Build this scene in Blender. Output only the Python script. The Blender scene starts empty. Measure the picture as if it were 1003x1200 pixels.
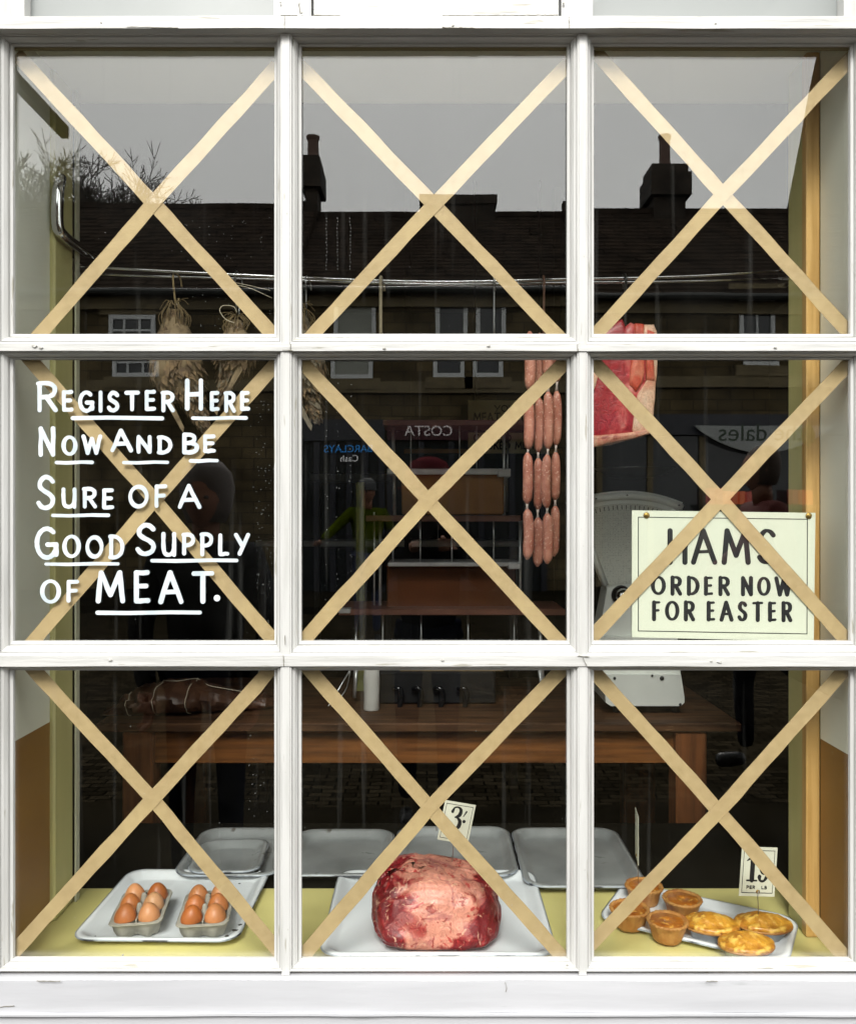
import bpy, math, random
from mathutils import Vector, Matrix, noise
R = math.radians
random.seed(7)
scene = bpy.context.scene
COL = scene.collection

# ------------------------------------------------------------------ camera, sky, sun, exposure
cam_data = bpy.data.cameras.new("camera")
cam = bpy.data.objects.new("camera", cam_data)
COL.objects.link(cam)
cam.location = (0, -1.6, 1.5)
cam.rotation_euler = (R(90), 0, 0)
cam_data.sensor_fit = 'HORIZONTAL'
cam_data.sensor_width = 36
cam_data.lens = 36 * 1000 / 1003
cam_data.clip_start = 0.01
cam_data.clip_end = 500
scene.camera = cam

SUN_EL, SUN_AZ = 45, 186         # azimuth of the sun, degrees clockwise from +Y
world = bpy.data.worlds.new("World")
scene.world = world
world.use_nodes = True
wn, wl = world.node_tree.nodes, world.node_tree.links
wn.clear()
wo = wn.new("ShaderNodeOutputWorld"); wb = wn.new("ShaderNodeBackground")
sky = wn.new("ShaderNodeTexSky"); sky.sky_type = 'NISHITA'; sky.sun_disc = False
sky.sun_elevation = R(SUN_EL); sky.sun_rotation = R(SUN_AZ)
sky.air_density = 1.0; sky.dust_density = 3.0
hs = wn.new("ShaderNodeHueSaturation"); hs.inputs["Saturation"].default_value = 0.15
mx = wn.new("ShaderNodeMix"); mx.data_type = 'RGBA'; mx.inputs[0].default_value = 0.8
wtc = wn.new("ShaderNodeTexCoord"); wnz = wn.new("ShaderNodeTexNoise"); wnz.inputs["Scale"].default_value = 1.6
wnz.inputs["Detail"].default_value = 4
wr = wn.new("ShaderNodeValToRGB")
wr.color_ramp.elements[0].position = .3; wr.color_ramp.elements[0].color = (10.6, 10.6, 10.3, 1)
wr.color_ramp.elements[1].position = .75; wr.color_ramp.elements[1].color = (13.4, 13.4, 13.0, 1)
wl.new(wtc.outputs["Generated"], wnz.inputs["Vector"]); wl.new(wnz.outputs["Fac"], wr.inputs["Fac"])
wl.new(sky.outputs[0], hs.inputs["Color"]); wl.new(hs.outputs[0], mx.inputs[6]); wl.new(wr.outputs[0], mx.inputs[7])
wl.new(mx.outputs[2], wb.inputs["Color"]); wb.inputs["Strength"].default_value = 0.1
wl.new(wb.outputs[0], wo.inputs["Surface"])

sd = bpy.data.lights.new("sun", 'SUN'); sd.energy = 1.6; sd.angle = R(20); sd.color = (1, .97, .93)
sun = bpy.data.objects.new("sun", sd); COL.objects.link(sun)
sv = Vector((math.sin(R(SUN_AZ)) * math.cos(R(SUN_EL)), math.cos(R(SUN_AZ)) * math.cos(R(SUN_EL)), math.sin(R(SUN_EL))))
sun.rotation_euler = sv.to_track_quat('Z', 'Y').to_euler(); sun.location = (0, 0, 20)

scene.view_settings.view_transform = 'Standard'
scene.view_settings.look = 'None'
scene.view_settings.gamma = 1
scene.view_settings.use_curve_mapping = False
scene.view_settings.exposure = 1.5
scene.render.engine = 'CYCLES'
scene.cycles.max_bounces = 10
scene.cycles.transparent_max_bounces = 16

# ------------------------------------------------------------------ helpers
def W(px, py, Y):
    """photograph pixel + distance from the lens -> world point"""
    return Vector(((px - 503) / 1000 * Y, Y - 1.6, 1.5 - (py - 600) / 1000 * Y))
def V(px, py, Y):
    """the same for something the glass mirrors: Y is the unfolded distance"""
    return Vector(((px - 503) / 1000 * Y, -(Y - 1.6), 1.5 - (py - 600) / 1000 * Y))

MATS = {}
def M(name, col, rough=.5, metal=0, col2=None, ns=8, nd=5, lo=.35, hi=.7, bs=0, bstr=.3, bdist=.002, stretch=(1, 1, 1),
      sss=0, spec=.5, col3=None, ns3=30, lo3=.6, hi3=.65, coat=0, emit=None, es=1, trans=0, rv=0):
    if name in MATS: return MATS[name]
    m = bpy.data.materials.new(name); m.use_nodes = True; MATS[name] = m
    n, l = m.node_tree.nodes, m.node_tree.links
    b = n["Principled BSDF"]
    b.inputs["Base Color"].default_value = (*col, 1); b.inputs["Roughness"].default_value = rough
    b.inputs["Metallic"].default_value = metal; b.inputs["Specular IOR Level"].default_value = spec
    b.inputs["Coat Weight"].default_value = coat; b.inputs["Coat Roughness"].default_value = .15
    if sss:
        b.inputs["Subsurface Weight"].default_value = sss; b.inputs["Subsurface Radius"].default_value = (.01, .004, .002)
    if trans: b.inputs["Transmission Weight"].default_value = trans
    tc = n.new("ShaderNodeTexCoord"); mp = n.new("ShaderNodeMapping")
    mp.inputs["Scale"].default_value = stretch
    l.new(tc.outputs["Object"], mp.inputs["Vector"])
    out = None
    if col2:
        t = n.new("ShaderNodeTexNoise"); t.inputs["Scale"].default_value = ns; t.inputs["Detail"].default_value = nd
        l.new(mp.outputs[0], t.inputs["Vector"])
        r = n.new("ShaderNodeValToRGB")
        r.color_ramp.elements[0].position = lo; r.color_ramp.elements[0].color = (*col, 1)
        r.color_ramp.elements[1].position = hi; r.color_ramp.elements[1].color = (*col2, 1)
        l.new(t.outputs["Fac"], r.inputs["Fac"]); out = r.outputs[0]
        if rv:
            mr = n.new("ShaderNodeMapRange"); mr.inputs[3].default_value = max(0, rough - rv); mr.inputs[4].default_value = rough + rv
            l.new(t.outputs["Fac"], mr.inputs[0]); l.new(mr.outputs[0], b.inputs["Roughness"])
    if col3:
        t = n.new("ShaderNodeTexNoise"); t.inputs["Scale"].default_value = ns3; t.inputs["Detail"].default_value = 6
        l.new(mp.outputs[0], t.inputs["Vector"])
        mr = n.new("ShaderNodeMapRange"); mr.inputs[1].default_value = lo3; mr.inputs[2].default_value = hi3
        l.new(t.outputs["Fac"], mr.inputs[0])
        x = n.new("ShaderNodeMix"); x.data_type = 'RGBA'
        l.new(mr.outputs[0], x.inputs[0])
        if out: l.new(out, x.inputs[6])
        else: x.inputs[6].default_value = (*col, 1)
        x.inputs[7].default_value = (*col3, 1); out = x.outputs[2]
    if out: l.new(out, b.inputs["Base Color"])
    if bs:
        t = n.new("ShaderNodeTexNoise"); t.inputs["Scale"].default_value = bs; t.inputs["Detail"].default_value = 6
        l.new(mp.outputs[0], t.inputs["Vector"])
        bp = n.new("ShaderNodeBump"); bp.inputs["Strength"].default_value = bstr; bp.inputs["Distance"].default_value = bdist
        l.new(t.outputs["Fac"], bp.inputs["Height"]); l.new(bp.outputs[0], b.inputs["Normal"])
    if emit:
        b.inputs["Emission Color"].default_value = (*emit, 1); b.inputs["Emission Strength"].default_value = es
    return m

LOC = {}
def tag(o, label=None, cat=None, group=None, kind=None):
    if label: o["label"] = label
    if cat: o["category"] = cat
    if group: o["group"] = group
    if kind: o["kind"] = kind
    return o
def thing(name, label, cat, loc=(0, 0, 0), rz=0, group=None, kind=None):
    o = bpy.data.objects.new(name, None); COL.objects.link(o)
    o.location = loc; o.rotation_euler = (0, 0, rz); o.empty_display_size = .05
    LOC[o.name] = Vector(loc)
    return tag(o, label, cat, group, kind)
def copy_tree(o, parent=None):
    c = o.copy(); COL.objects.link(c); c.parent = parent
    for ch in list(o.children): copy_tree(ch, c)
    return c

class MB:
    def __init__(s): s.v = []; s.f = []
    def add(s, vs, fs):
        o = len(s.v); s.v += [Vector(v) for v in vs]; s.f += [tuple(i + o for i in f) for f in fs]; return s
    def box(s, a, b, rot=None, c=None):
        x0, y0, z0 = a; x1, y1, z1 = b
        vs = [Vector(p) for p in ((x0,y0,z0),(x1,y0,z0),(x1,y1,z0),(x0,y1,z0),(x0,y0,z1),(x1,y0,z1),(x1,y1,z1),(x0,y1,z1))]
        if rot is not None:
            c = Vector(c) if c is not None else sum(vs, Vector()) / 8
            vs = [c + rot @ (v - c) for v in vs]
        return s.add(vs, [(0,3,2,1),(4,5,6,7),(0,1,5,4),(1,2,6,5),(2,3,7,6),(3,0,4,7)])
    def bbox(s, a, b, r=.003):
        """box with chamfered edges"""
        x0, y0, z0 = a; x1, y1, z1 = b
        loops = []
        for z, i in ((z0, r), (z0 + r, 0), (z1 - r, 0), (z1, r)):
            loops.append([(x0+i+r*0, y0+i+r, z) , (x0+i+r, y0+i, z), (x1-i-r, y0+i, z), (x1-i, y0+i+r, z), (x1-i, y1-i-r, z), (x1-i-r, y1-i, z), (x0+i+r, y1-i, z), (x0+i, y1-i-r, z)])
        return s.loft(loops, True, True)
    def loft(s, loops, cap0=False, cap1=False, closed=True):
        n = len(loops[0]); o = len(s.v)
        for L in loops: s.v += [Vector(p) for p in L]
        for k in range(len(loops) - 1):
            for i in range(n if closed else n - 1):
                a = o + k*n + i; b = o + k*n + (i+1) % n
                s.f.append((a, b, b + n, a + n))
        if cap0: s.f.append(tuple(o + i for i in reversed(range(n))))
        if cap1: s.f.append(tuple(o + (len(loops)-1)*n + i for i in range(n)))
        return s
    def tube(s, pts, r, seg=8, smooth=0, caps=True, flat=1):
        pts = [Vector(p) for p in pts]
        if smooth: pts = catmull(pts, smooth)
        rs = r if isinstance(r, (list, tuple)) else [r] * len(pts)
        if len(rs) != len(pts):
            rs = [rs[0] + 0 for _ in pts] if len(rs) < 2 else [lerp_list(rs, i / (len(pts)-1)) for i in range(len(pts))]
        loops = []; up = None
        for i, p in enumerate(pts):
            t = (pts[min(i+1, len(pts)-1)] - pts[max(i-1, 0)])
            if t.length < 1e-9: t = Vector((0, 0, 1))
            t.normalize()
            if up is None:
                up = Vector((0, 0, 1)) if abs(t.z) < .9 else Vector((0, 1, 0))
                up = (up - t * up.dot(t)).normalized()
            else:
                up = (up - t * up.dot(t))
                up = up.normalized() if up.length > 1e-6 else t.orthogonal().normalized()
            sd_ = t.cross(up)
            loops.append([p + (up * math.cos(2*math.pi*k/seg) * flat + sd_ * math.sin(2*math.pi*k/seg)) * rs[i] for k in range(seg)])
        return s.loft(loops, caps, caps)
    def lathe(s, prof, seg=24, c=(0, 0, 0), cap=True, sx=1, sy=1, fn=None):
        c = Vector(c); loops = []
        for j, (r, z) in enumerate(prof):
            L = []
            for k in range(seg):
                a = 2*math.pi*k/seg
                rr = fn(r, z, a, j) if fn else r
                L.append(c + Vector((math.cos(a)*rr*sx, math.sin(a)*rr*sy, z)))
            loops.append(L)
        return s.loft(loops, cap, cap)
    def prism(s, pts2, fa, fb):
        """polygon extruded: fa/fb map 2D to the two faces"""
        n = len(pts2); vs = [fa(p) for p in pts2] + [fb(p) for p in pts2]
        fs = [tuple(range(n)), tuple(reversed(range(n, 2*n)))] + [(i, i+n, (i+1) % n + n, (i+1) % n) for i in range(n)]
        return s.add(vs, fs)
    def build(s, name, mat, parent=None, smooth=False, local=False, origin=None, label=None, cat=None, group=None, kind=None, auto=None):
        me = bpy.data.meshes.new(name)
        off = Vector()
        if parent is not None and not local: off = LOC.get(parent.name, Vector())
        if origin is not None: off = Vector(origin)
        me.from_pydata([tuple(v - off) for v in s.v], [], s.f); me.update()
        if not s.f: raise Exception("empty " + name)
        mats = mat if isinstance(mat, list) else [mat]
        for m in mats: me.materials.append(m)
        import bmesh
        bm = bmesh.new(); bm.from_mesh(me)
        bmesh.ops.recalc_face_normals(bm, faces=bm.faces[:]); bm.to_mesh(me); bm.free()
        if smooth:
            me.polygons.foreach_set("use_smooth", [True] * len(me.polygons))
            if auto: me.set_sharp_from_angle(angle=R(auto))
        o = bpy.data.objects.new(name, me); COL.objects.link(o)
        if parent is not None: o.parent = parent; LOC[o.name] = off
        if origin is not None: o.location = off; LOC[o.name] = Vector(off)
        return tag(o, label, cat, group, kind)

def lerp_list(a, t):
    t *= len(a) - 1; i = min(int(t), len(a) - 2); f = t - i
    return a[i] * (1 - f) + a[i+1] * f
def catmull(p, n=4):
    q = [p[0]] + list(p) + [p[-1]]; out = []
    for i in range(1, len(q) - 2):
        a, b, c, d = q[i-1], q[i], q[i+1], q[i+2]
        for k in range(n):
            t = k / n
            out.append(.5 * ((2*b) + (c-a)*t + (2*a-5*b+4*c-d)*t*t + (3*b-a-3*c+d)*t**3))
    out.append(p[-1]); return out
def rrect(w, d, r, n=5, cx=0, cy=0, z=0):
    out = []
    for (sx, sy, a0) in ((1, 1, 0), (-1, 1, 90), (-1, -1, 180), (1, -1, 270)):
        for k in range(n + 1):
            a = R(a0 + 90 * k / n)
            out.append(Vector((cx + sx*(w/2 - r) + r*math.cos(a), cy + sy*(d/2 - r) + r*math.sin(a), z)))
    return out
def displace(mb, amp, sc, seed=0, axis=None):
    for v in mb.v:
        q = v * sc + Vector((seed, seed*1.7, 0))
        d = noise.noise_vector(q) * amp
        v += d
    return mb

# ------------------------------------------------------------------ brush lettering
def arc(cx, cy, rx, ry, a0, a1, n=14):
    return [(cx + rx*math.cos(R(a0 + (a1-a0)*k/n)), cy + ry*math.sin(R(a0 + (a1-a0)*k/n))) for k in range(n+1)]
S_ = [(.92,.86),(.72,.97),(.42,1),(.14,.86),(.12,.68),(.38,.55),(.7,.45),(.93,.3),(.85,.1),(.5,0),(.2,.04),(.02,.16)]
F = {
 'A': (.95, [[(0,0),(.46,1),(1,0)], [(.2,.33),(.82,.35)]]),
 'B': (.75, [[(.08,0),(.08,1)], 'c',[(.08,.98),(.5,.99),(.8,.88),(.78,.66),(.5,.54),(.12,.52)], 'c',[(.12,.52),(.6,.52),(.98,.4),(.95,.14),(.6,.01),(.08,.01)]]),
 'C': (.85, ['c', arc(.55,.5,.52,.5,50,310)]),
 'D': (.85, [[(.08,0),(.08,1)], 'c',[(.0,.99),(.45,.98),(.85,.8),(1,.5),(.85,.18),(.45,.01),(.0,.01)]]),
 'E': (.65, [[(.95,.99),(.06,.98),(.06,.01),(1,.03)], [(.08,.52),(.85,.53)]]),
 'F': (.62, [[(1,.98),(.07,.98),(.07,0)], [(.08,.5),(.85,.52)]]),
 'G': (.9, ['c', arc(.52,.5,.5,.5,50,330), [(.56,.45),(.99,.45),(.99,.1)]]),
 'H': (.85, [[(.08,0),(.08,1)], [(.95,0),(.95,1)], [(.08,.5),(.95,.52)]]),
 'I': (.2, [[(.5,0),(.5,1)]]),
 'K': (.8, [[(.08,0),(.08,1)], [(.95,1),(.12,.45)], [(.35,.6),(1,0)]]),
 'L': (.62, [[(.08,1),(.08,.01),(1,.02)]]),
 'M': (1.1, [[(0,0),(.12,1),(.5,.22),(.88,1),(1,0)]]),
 'N': (.9, [[(.06,0),(.06,1),(.94,0),(.94,1)]]),
 'O': (.95, ['c', arc(.5,.5,.5,.5,95,478,22)]),
 'P': (.72, [[(.08,0),(.08,1)], 'c',[(.0,.99),(.6,1),(.98,.85),(.95,.6),(.6,.46),(.1,.44)]]),
 'R': (.78, [[(.08,0),(.08,1)], 'c',[(.0,.99),(.6,1),(.94,.85),(.9,.62),(.6,.5),(.1,.48)], [(.45,.5),(1,0)]]),
 'S': (.72, ['c', S_]),
 'T': (.85, [[(0,.98),(1,.99)], [(.5,.98),(.5,0)]]),
 'U': (.85, ['c',[(.06,1),(.06,.5),(.14,.12),(.45,0),(.8,.1),(.94,.4),(.94,1)], [(.94,.5),(.94,0)]]),
 'W': (1.25, [[(0,1),(.25,0),(.5,.85),(.76,0),(1,1)]]),
 'Y': (.85, [[(0,1),(.5,.45)], [(1,1),(.3,0)]]),
 '.': (.25, [[(.35,.06),(.5,.06)]]),
 '&': (.85, ['c',[(1,0),(.3,.7),(.3,.95),(.6,.95),(.55,.65),(.1,.35),(.1,.1),(.4,0),(.75,.15),(.95,.45)]]),
}
def ribbon(mb, pts, w, mapf, d0, d1, jit=0, caps=True):
    P = [Vector((p[0], p[1])) for p in pts]; n = len(P); ws = w if isinstance(w, list) else [w] * n
    Lf, Rt = [], []
    for i in range(n):
        a = (P[i] - P[i-1]).normalized() if i else (P[1] - P[0]).normalized()
        b = (P[i+1] - P[i]).normalized() if i < n-1 else a
        t = a + b
        t = t.normalized() if t.length > .05 else a
        nn = Vector((-t.y, t.x)); k = nn.dot(Vector((-a.y, a.x))); k = 1 / max(k, .5)
        hw = ws[i] / 2 * k * (1 + random.uniform(-jit, jit))
        Lf.append(P[i] + nn*hw); Rt.append(P[i] - nn*hw)
    poly = []
    def capf(c, direction, a):
        ang = math.atan2(direction.y, direction.x)
        return [c + Vector((math.cos(ang + R(x)), math.sin(ang + R(x)))) * a for x in (60, 30, 0, -30, -60)]
    vs2 = []
    quads = []
    for i in range(n): vs2 += [Lf[i], Rt[i]]
    for i in range(n-1): quads.append((2*i, 2*i+1, 2*i+3, 2*i+2))
    if caps:
        for (idx, dr) in ((0, (P[0]-P[1]).normalized()), (n-1, (P[-1]-P[-2]).normalized())):
            c = capf(P[idx], dr, ws[idx]/2); o = len(vs2); vs2 += c
            if idx: quads.append((2*idx, 2*idx+1, o+4, o+3, o+2, o+1, o))
            else: quads.append((1, 0, o+4, o+3, o+2, o+1, o))
    m = len(vs2); vs = [mapf(v.x, v.y, d1) for v in vs2] + [mapf(v.x, v.y, d0) for v in vs2]
    from collections import Counter
    fs = list(quads); ec = Counter()
    for q in quads:
        for i in range(len(q)): ec[frozenset((q[i], q[(i+1) % len(q)]))] += 1
    for q in quads:
        for i in range(len(q)):
            e = (q[i], q[(i+1) % len(q)])
            if ec[frozenset(e)] == 1: fs.append((e[0], e[1], e[1]+m, e[0]+m))
    mb.add(vs, fs)
def letter(mb, ch, x0, x1, y0, y1, w, mapf, d=.0004, jit=0, vc=1):
    k = 0; curve = False
    if ch == 'O':
        cx, cy, rx, ry = (x0+x1)/2, (y0+y1)/2, (x1-x0)/2, (y1-y0)/2; n_ = 30; vs = []
        for q in range(n_):
            a = 2*math.pi*q/n_; wj = w * (vc + (1-vc)*abs(math.cos(a))) * (1 + jit*1.6*math.sin(a*2 + x0))
            for rr_, dd in ((wj/2, d), (-wj/2, d), (wj/2, 0), (-wj/2, 0)):
                vs.append(mapf(cx + math.cos(a)*(rx + rr_), cy + math.sin(a)*(ry + rr_), dd))
        fs = []
        for q in range(n_):
            i, j = q*4, ((q+1) % n_)*4; fs += [(i, j, j+1, i+1), (i, j, j+2, i+2), (i+1, j+1, j+3, i+3)]
        mb.add(vs, fs); return
    for st in F[ch][1]:
        if st == 'c': curve = True; continue
        pts = [Vector((x0 + (x1-x0)*a, y1 + (y0-y1)*b)) for a, b in st]     # v grows downward like the photograph
        if curve: pts = catmull(pts, 3)
        elif len(pts) > 2:
            for i in range(len(pts) - 1):
                t = (pts[i+1] - pts[i]).normalized(); wi = w * (vc + (1-vc) * abs(t.y)); L2 = (pts[i+1] - pts[i]).length
                mid = [pts[i].lerp(pts[i+1], q) + Vector((-t.y, t.x)) * (jit * w * random.uniform(-.8, .8) if 0 < q < 1 else 0) for q in (0, .35, .7, 1)]
                ribbon(mb, mid, [wi * random.uniform(1 - jit, 1 + jit) for _ in mid], mapf, 0, d + k*.00012, 0); k += 1
            curve = False; continue
        ww = w
        if vc != 1:
            ww = []
            for i in range(len(pts)):
                t = (pts[min(i+1, len(pts)-1)] - pts[max(i-1, 0)]); t.normalize()
                ww.append(w * (vc + (1-vc) * abs(t.y)))
            if not curve:
                t = pts[1]-pts[0]; t.normalize()
                if len(pts) == 2: ww = [w*(vc+(1-vc)*abs(t.y))]*2
                else: ww = [w]*len(pts)
        ribbon(mb, pts, ww, mapf, 0, d + k*.00012, jit); k += 1; curve = False
def word_boxes(txt, x0, x1, gap=.22):
    tot = sum(F[c][0] if c != ' ' else .5 for c in txt) + gap * (len(txt) - 1)
    s = (x1 - x0) / tot; x = x0; out = []
    for c in txt:
        wd = (F[c][0] if c != ' ' else .5) * s
        if c != ' ': out.append((c, x, x + wd))
        x += wd + gap * s
    return out
def font_mesh(txt, size, loc, rz, mat, name, parent, depth=.004):
    cu = bpy.data.curves.new(name, 'FONT'); cu.body = txt; cu.size = size; cu.align_x = 'CENTER'; cu.extrude = depth
    t = bpy.data.objects.new(name, cu); COL.objects.link(t)
    dg = bpy.context.evaluated_depsgraph_get()
    me = bpy.data.meshes.new_from_object(t.evaluated_get(dg)); bpy.data.objects.remove(t)
    rot = Matrix.Rotation(rz, 4, 'Z') @ Matrix.Rotation(R(90), 4, 'X')
    me.transform(Matrix.Translation(Vector(loc) - LOC.get(parent.name, Vector())) @ rot)
    me.materials.clear(); me.materials.append(mat)
    o = bpy.data.objects.new(name, me); COL.objects.link(o); o.parent = parent
    return o

# ------------------------------------------------------------------ materials
PW = (.46, .46, .448)
paint_h = M("white_paint_rails", PW, .38, col2=(.38, .38, .365), ns=9, stretch=(.6, 4, 7), lo=.45, hi=.75, bs=16, bstr=.6, bdist=.002,
            col3=(.30, .29, .25), ns3=15, lo3=.655, hi3=.69)
paint_v = M("white_paint_uprights", PW, .38, col2=(.38, .38, .365), ns=9, stretch=(7, 4, .6), lo=.45, hi=.75, bs=16, bstr=.6, bdist=.002,
            col3=(.30, .29, .25), ns3=15, lo3=.655, hi3=.69)
paint_f = M("greyish_white_board_paint", (.45, .455, .475), .5, col2=(.38, .385, .405), ns=3, stretch=(.5, 2, 4), bs=6, bstr=.35, bdist=.004,
            col3=(.30, .31, .32), ns3=9, lo3=.70, hi3=.76)
panel_grey = M("pale_grey_panel", (.24, .255, .25), .3, col2=(.21, .225, .22), ns=3)
putty_shadow = M("old_putty_shadow", (.17, .14, .07), .9)
tape_m = M("kraft_tape", (.475, .35, .185), .6, col2=(.40, .29, .145), ns=60, nd=8, bs=420, bstr=.5, bdist=.0006, col3=(.52, .39, .20), ns3=9, lo3=.5, hi3=.75)
letter_m = M("white_sign_paint", (.54, .585, .61), .45, col2=(.38, .44, .47), ns=22, bs=90, bstr=.4, bdist=.001)
cream = M("cream_wall_paint", (.86, .87, .76), .45, col2=(.80, .81, .70), ns=4, bs=60, bstr=.1)
brownw = M("brown_wall_paint", (.30, .155, .035), .5, col2=(.24, .12, .028), ns=5, col3=(.30, .20, .08), ns3=40, lo3=.72, hi3=.76)
olive = M("olive_paint", (.58, .54, .24), .4, col2=(.50, .47, .20), ns=5, stretch=(4, 4, .6))
ledge_m = M("yellow_olive_ledge_paint", (.70, .63, .25), .35, col2=(.57, .51, .20), ns=6, bs=20, bstr=.25, bdist=.001)
pine = M("varnished_pine", (.68, .42, .15), .35, col2=(.52, .30, .09), ns=10, stretch=(9, 9, .5), lo=.4, hi=.65)
dark_wood = M("worn_dark_oak", (.11, .052, .024), .6, spec=.2, col2=(.035, .017, .009), ns=7, stretch=(.7, 8, 8), bs=26, bstr=.4, bdist=.002,
              col3=(.32, .2, .1), ns3=22, lo3=.70, hi3=.75)
apron_wood = M("orange_brown_wood", (.27, .10, .024), .45, col2=(.10, .036, .010), ns=6, stretch=(.6, 8, 8), bs=30, bstr=.2)
leg_wood = M("red_brown_leg_wood", (.24, .085, .026), .5, col2=(.11, .038, .013), ns=6, stretch=(8, 8, .6))
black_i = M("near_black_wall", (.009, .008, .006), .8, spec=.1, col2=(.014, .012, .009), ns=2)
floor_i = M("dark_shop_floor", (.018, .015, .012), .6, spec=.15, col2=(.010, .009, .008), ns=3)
chrome = M("chrome", (.72, .73, .74), .12, 1, col2=(.5, .51, .52), ns=14, rv=.08)
chrome_b = M("satin_chrome", (.80, .81, .82), .32, .55, col2=(.6, .61, .62), ns=14)
steel = M("dull_steel", (.45, .46, .47), .28, 1, col2=(.3, .3, .3), ns=12)
dark_metal = M("dark_metal", (.05, .052, .05), .4, .6)
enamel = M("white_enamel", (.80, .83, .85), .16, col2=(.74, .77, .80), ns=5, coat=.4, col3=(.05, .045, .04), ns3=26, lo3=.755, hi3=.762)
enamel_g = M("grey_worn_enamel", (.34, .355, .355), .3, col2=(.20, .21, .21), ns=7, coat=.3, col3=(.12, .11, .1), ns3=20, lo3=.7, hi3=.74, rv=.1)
rim_m = M("worn_blue_black_rim", (.38, .42, .47), .3, col2=(.05, .055, .07), ns=20, lo=.52, hi=.60)
string_m = M("white_string", (.62, .55, .42), .9)
twine_m = M("natural_twine", (.40, .30, .15), .9)
black_ink = M("black_ink", (.012, .012, .014), .5)
card_m = M("ivory_card", (.72, .72, .60), .5, col2=(.66, .66, .53), ns=8)

# ------------------------------------------------------------------ ground and street (mirrored in the glass)
cob = bpy.data.materials.new("stone_setts"); cob.use_nodes = True
n, l = cob.node_tree.nodes, cob.node_tree.links; b = n["Principled BSDF"]
tc = n.new("ShaderNodeTexCoord"); br = n.new("ShaderNodeTexBrick"); br.inputs["Scale"].default_value = 4
br.inputs["Color1"].default_value = (.016, .013, .008, 1); br.inputs["Color2"].default_value = (.045, .036, .022, 1); br.inputs["Mortar"].default_value = (.003, .003, .002, 1)
l.new(tc.outputs["Object"], br.inputs["Vector"]); l.new(br.outputs["Color"], b.inputs["Base Color"]); b.inputs["Roughness"].default_value = .7; b.inputs["Specular IOR Level"].default_value = 0
MB().box((-60, -60, -.3), (60, 30, -.004)).build("ground", M("earth_ground", (.05, .045, .035), .9, spec=0), kind='structure')
MB().box((-40, -11.2, -.2), (40, -2.4, .02)).build("road", cob, kind='structure')
MB().box((-40, -2.4, -.2), (40, -.12, .13)).build("pavement", M("paving_stone", (.022, .018, .011), .8, spec=0, col2=(.008, .007, .005), ns=2), kind='structure')
MB().box((-40, -14.0, -.2), (40, -11.2, .13)).build("far_pavement", M("paving_stone", (.16, .15, .13)), kind='structure')

def brick_mat(name, c1, c2, mo, sc, bw=.5, rh=.25):
    m = bpy.data.materials.new(name); m.use_nodes = True
    n, l = m.node_tree.nodes, m.node_tree.links; b = n["Principled BSDF"]
    tc = n.new("ShaderNodeTexCoord"); mp = n.new("ShaderNodeMapping"); mp.inputs["Rotation"].default_value = (R(90), 0, 0)
    br = n.new("ShaderNodeTexBrick"); br.inputs["Scale"].default_value = sc; br.inputs["Brick Width"].default_value = bw; br.inputs["Row Height"].default_value = rh
    br.inputs["Mortar Size"].default_value = .012
    br.inputs["Color1"].default_value = (*c1, 1); br.inputs["Color2"].default_value = (*c2, 1); br.inputs["Mortar"].default_value = (*mo, 1)
    nz = n.new("ShaderNodeTexNoise"); nz.inputs["Scale"].default_value = 1.4; nz.inputs["Detail"].default_value = 7
    mxx = n.new("ShaderNodeMix"); mxx.data_type = 'RGBA'; mxx.blend_type = 'MULTIPLY'; mxx.inputs[0].default_value = .9
    rr = n.new("ShaderNodeValToRGB"); rr.color_ramp.elements[0].position = .35; rr.color_ramp.elements[0].color = (.35, .35, .35, 1); rr.color_ramp.elements[1].position = .65
    l.new(tc.outputs["Object"], mp.inputs[0]); l.new(mp.outputs[0], br.inputs["Vector"]); l.new(tc.outputs["Object"], nz.inputs["Vector"])
    l.new(nz.outputs["Fac"], rr.inputs["Fac"]); l.new(br.outputs["Color"], mxx.inputs[6]); l.new(rr.outputs[0], mxx.inputs[7])
    l.new(mxx.outputs[2], b.inputs["Base Color"]); b.inputs["Roughness"].default_value = .85; b.inputs["Specular IOR Level"].default_value = .05
    return m
stone = brick_mat("gritstone_blocks", (.15, .115, .06), (.10, .078, .042), (.045, .038, .026), 1.4, .6, .28)
chim_m = brick_mat("sooty_chimney_stone", (.07, .055, .042), (.05, .042, .035), (.03, .028, .025), 2.2)
slate_m = M("stone_roof_slate", (.045, .034, .026), .8, spec=0, col2=(.022, .018, .015), ns=3)
white_win = M("white_window_paint", (.62, .64, .64), .5)
dress = M("dressed_stone", (.17, .135, .07), .85, col2=(.11, .085, .045), ns=3)
dglass = M("dark_window_glass", (.02, .024, .026), .08)
shop_dark = M("dark_shop_front_paint", (.02, .022, .03), .4)

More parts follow.
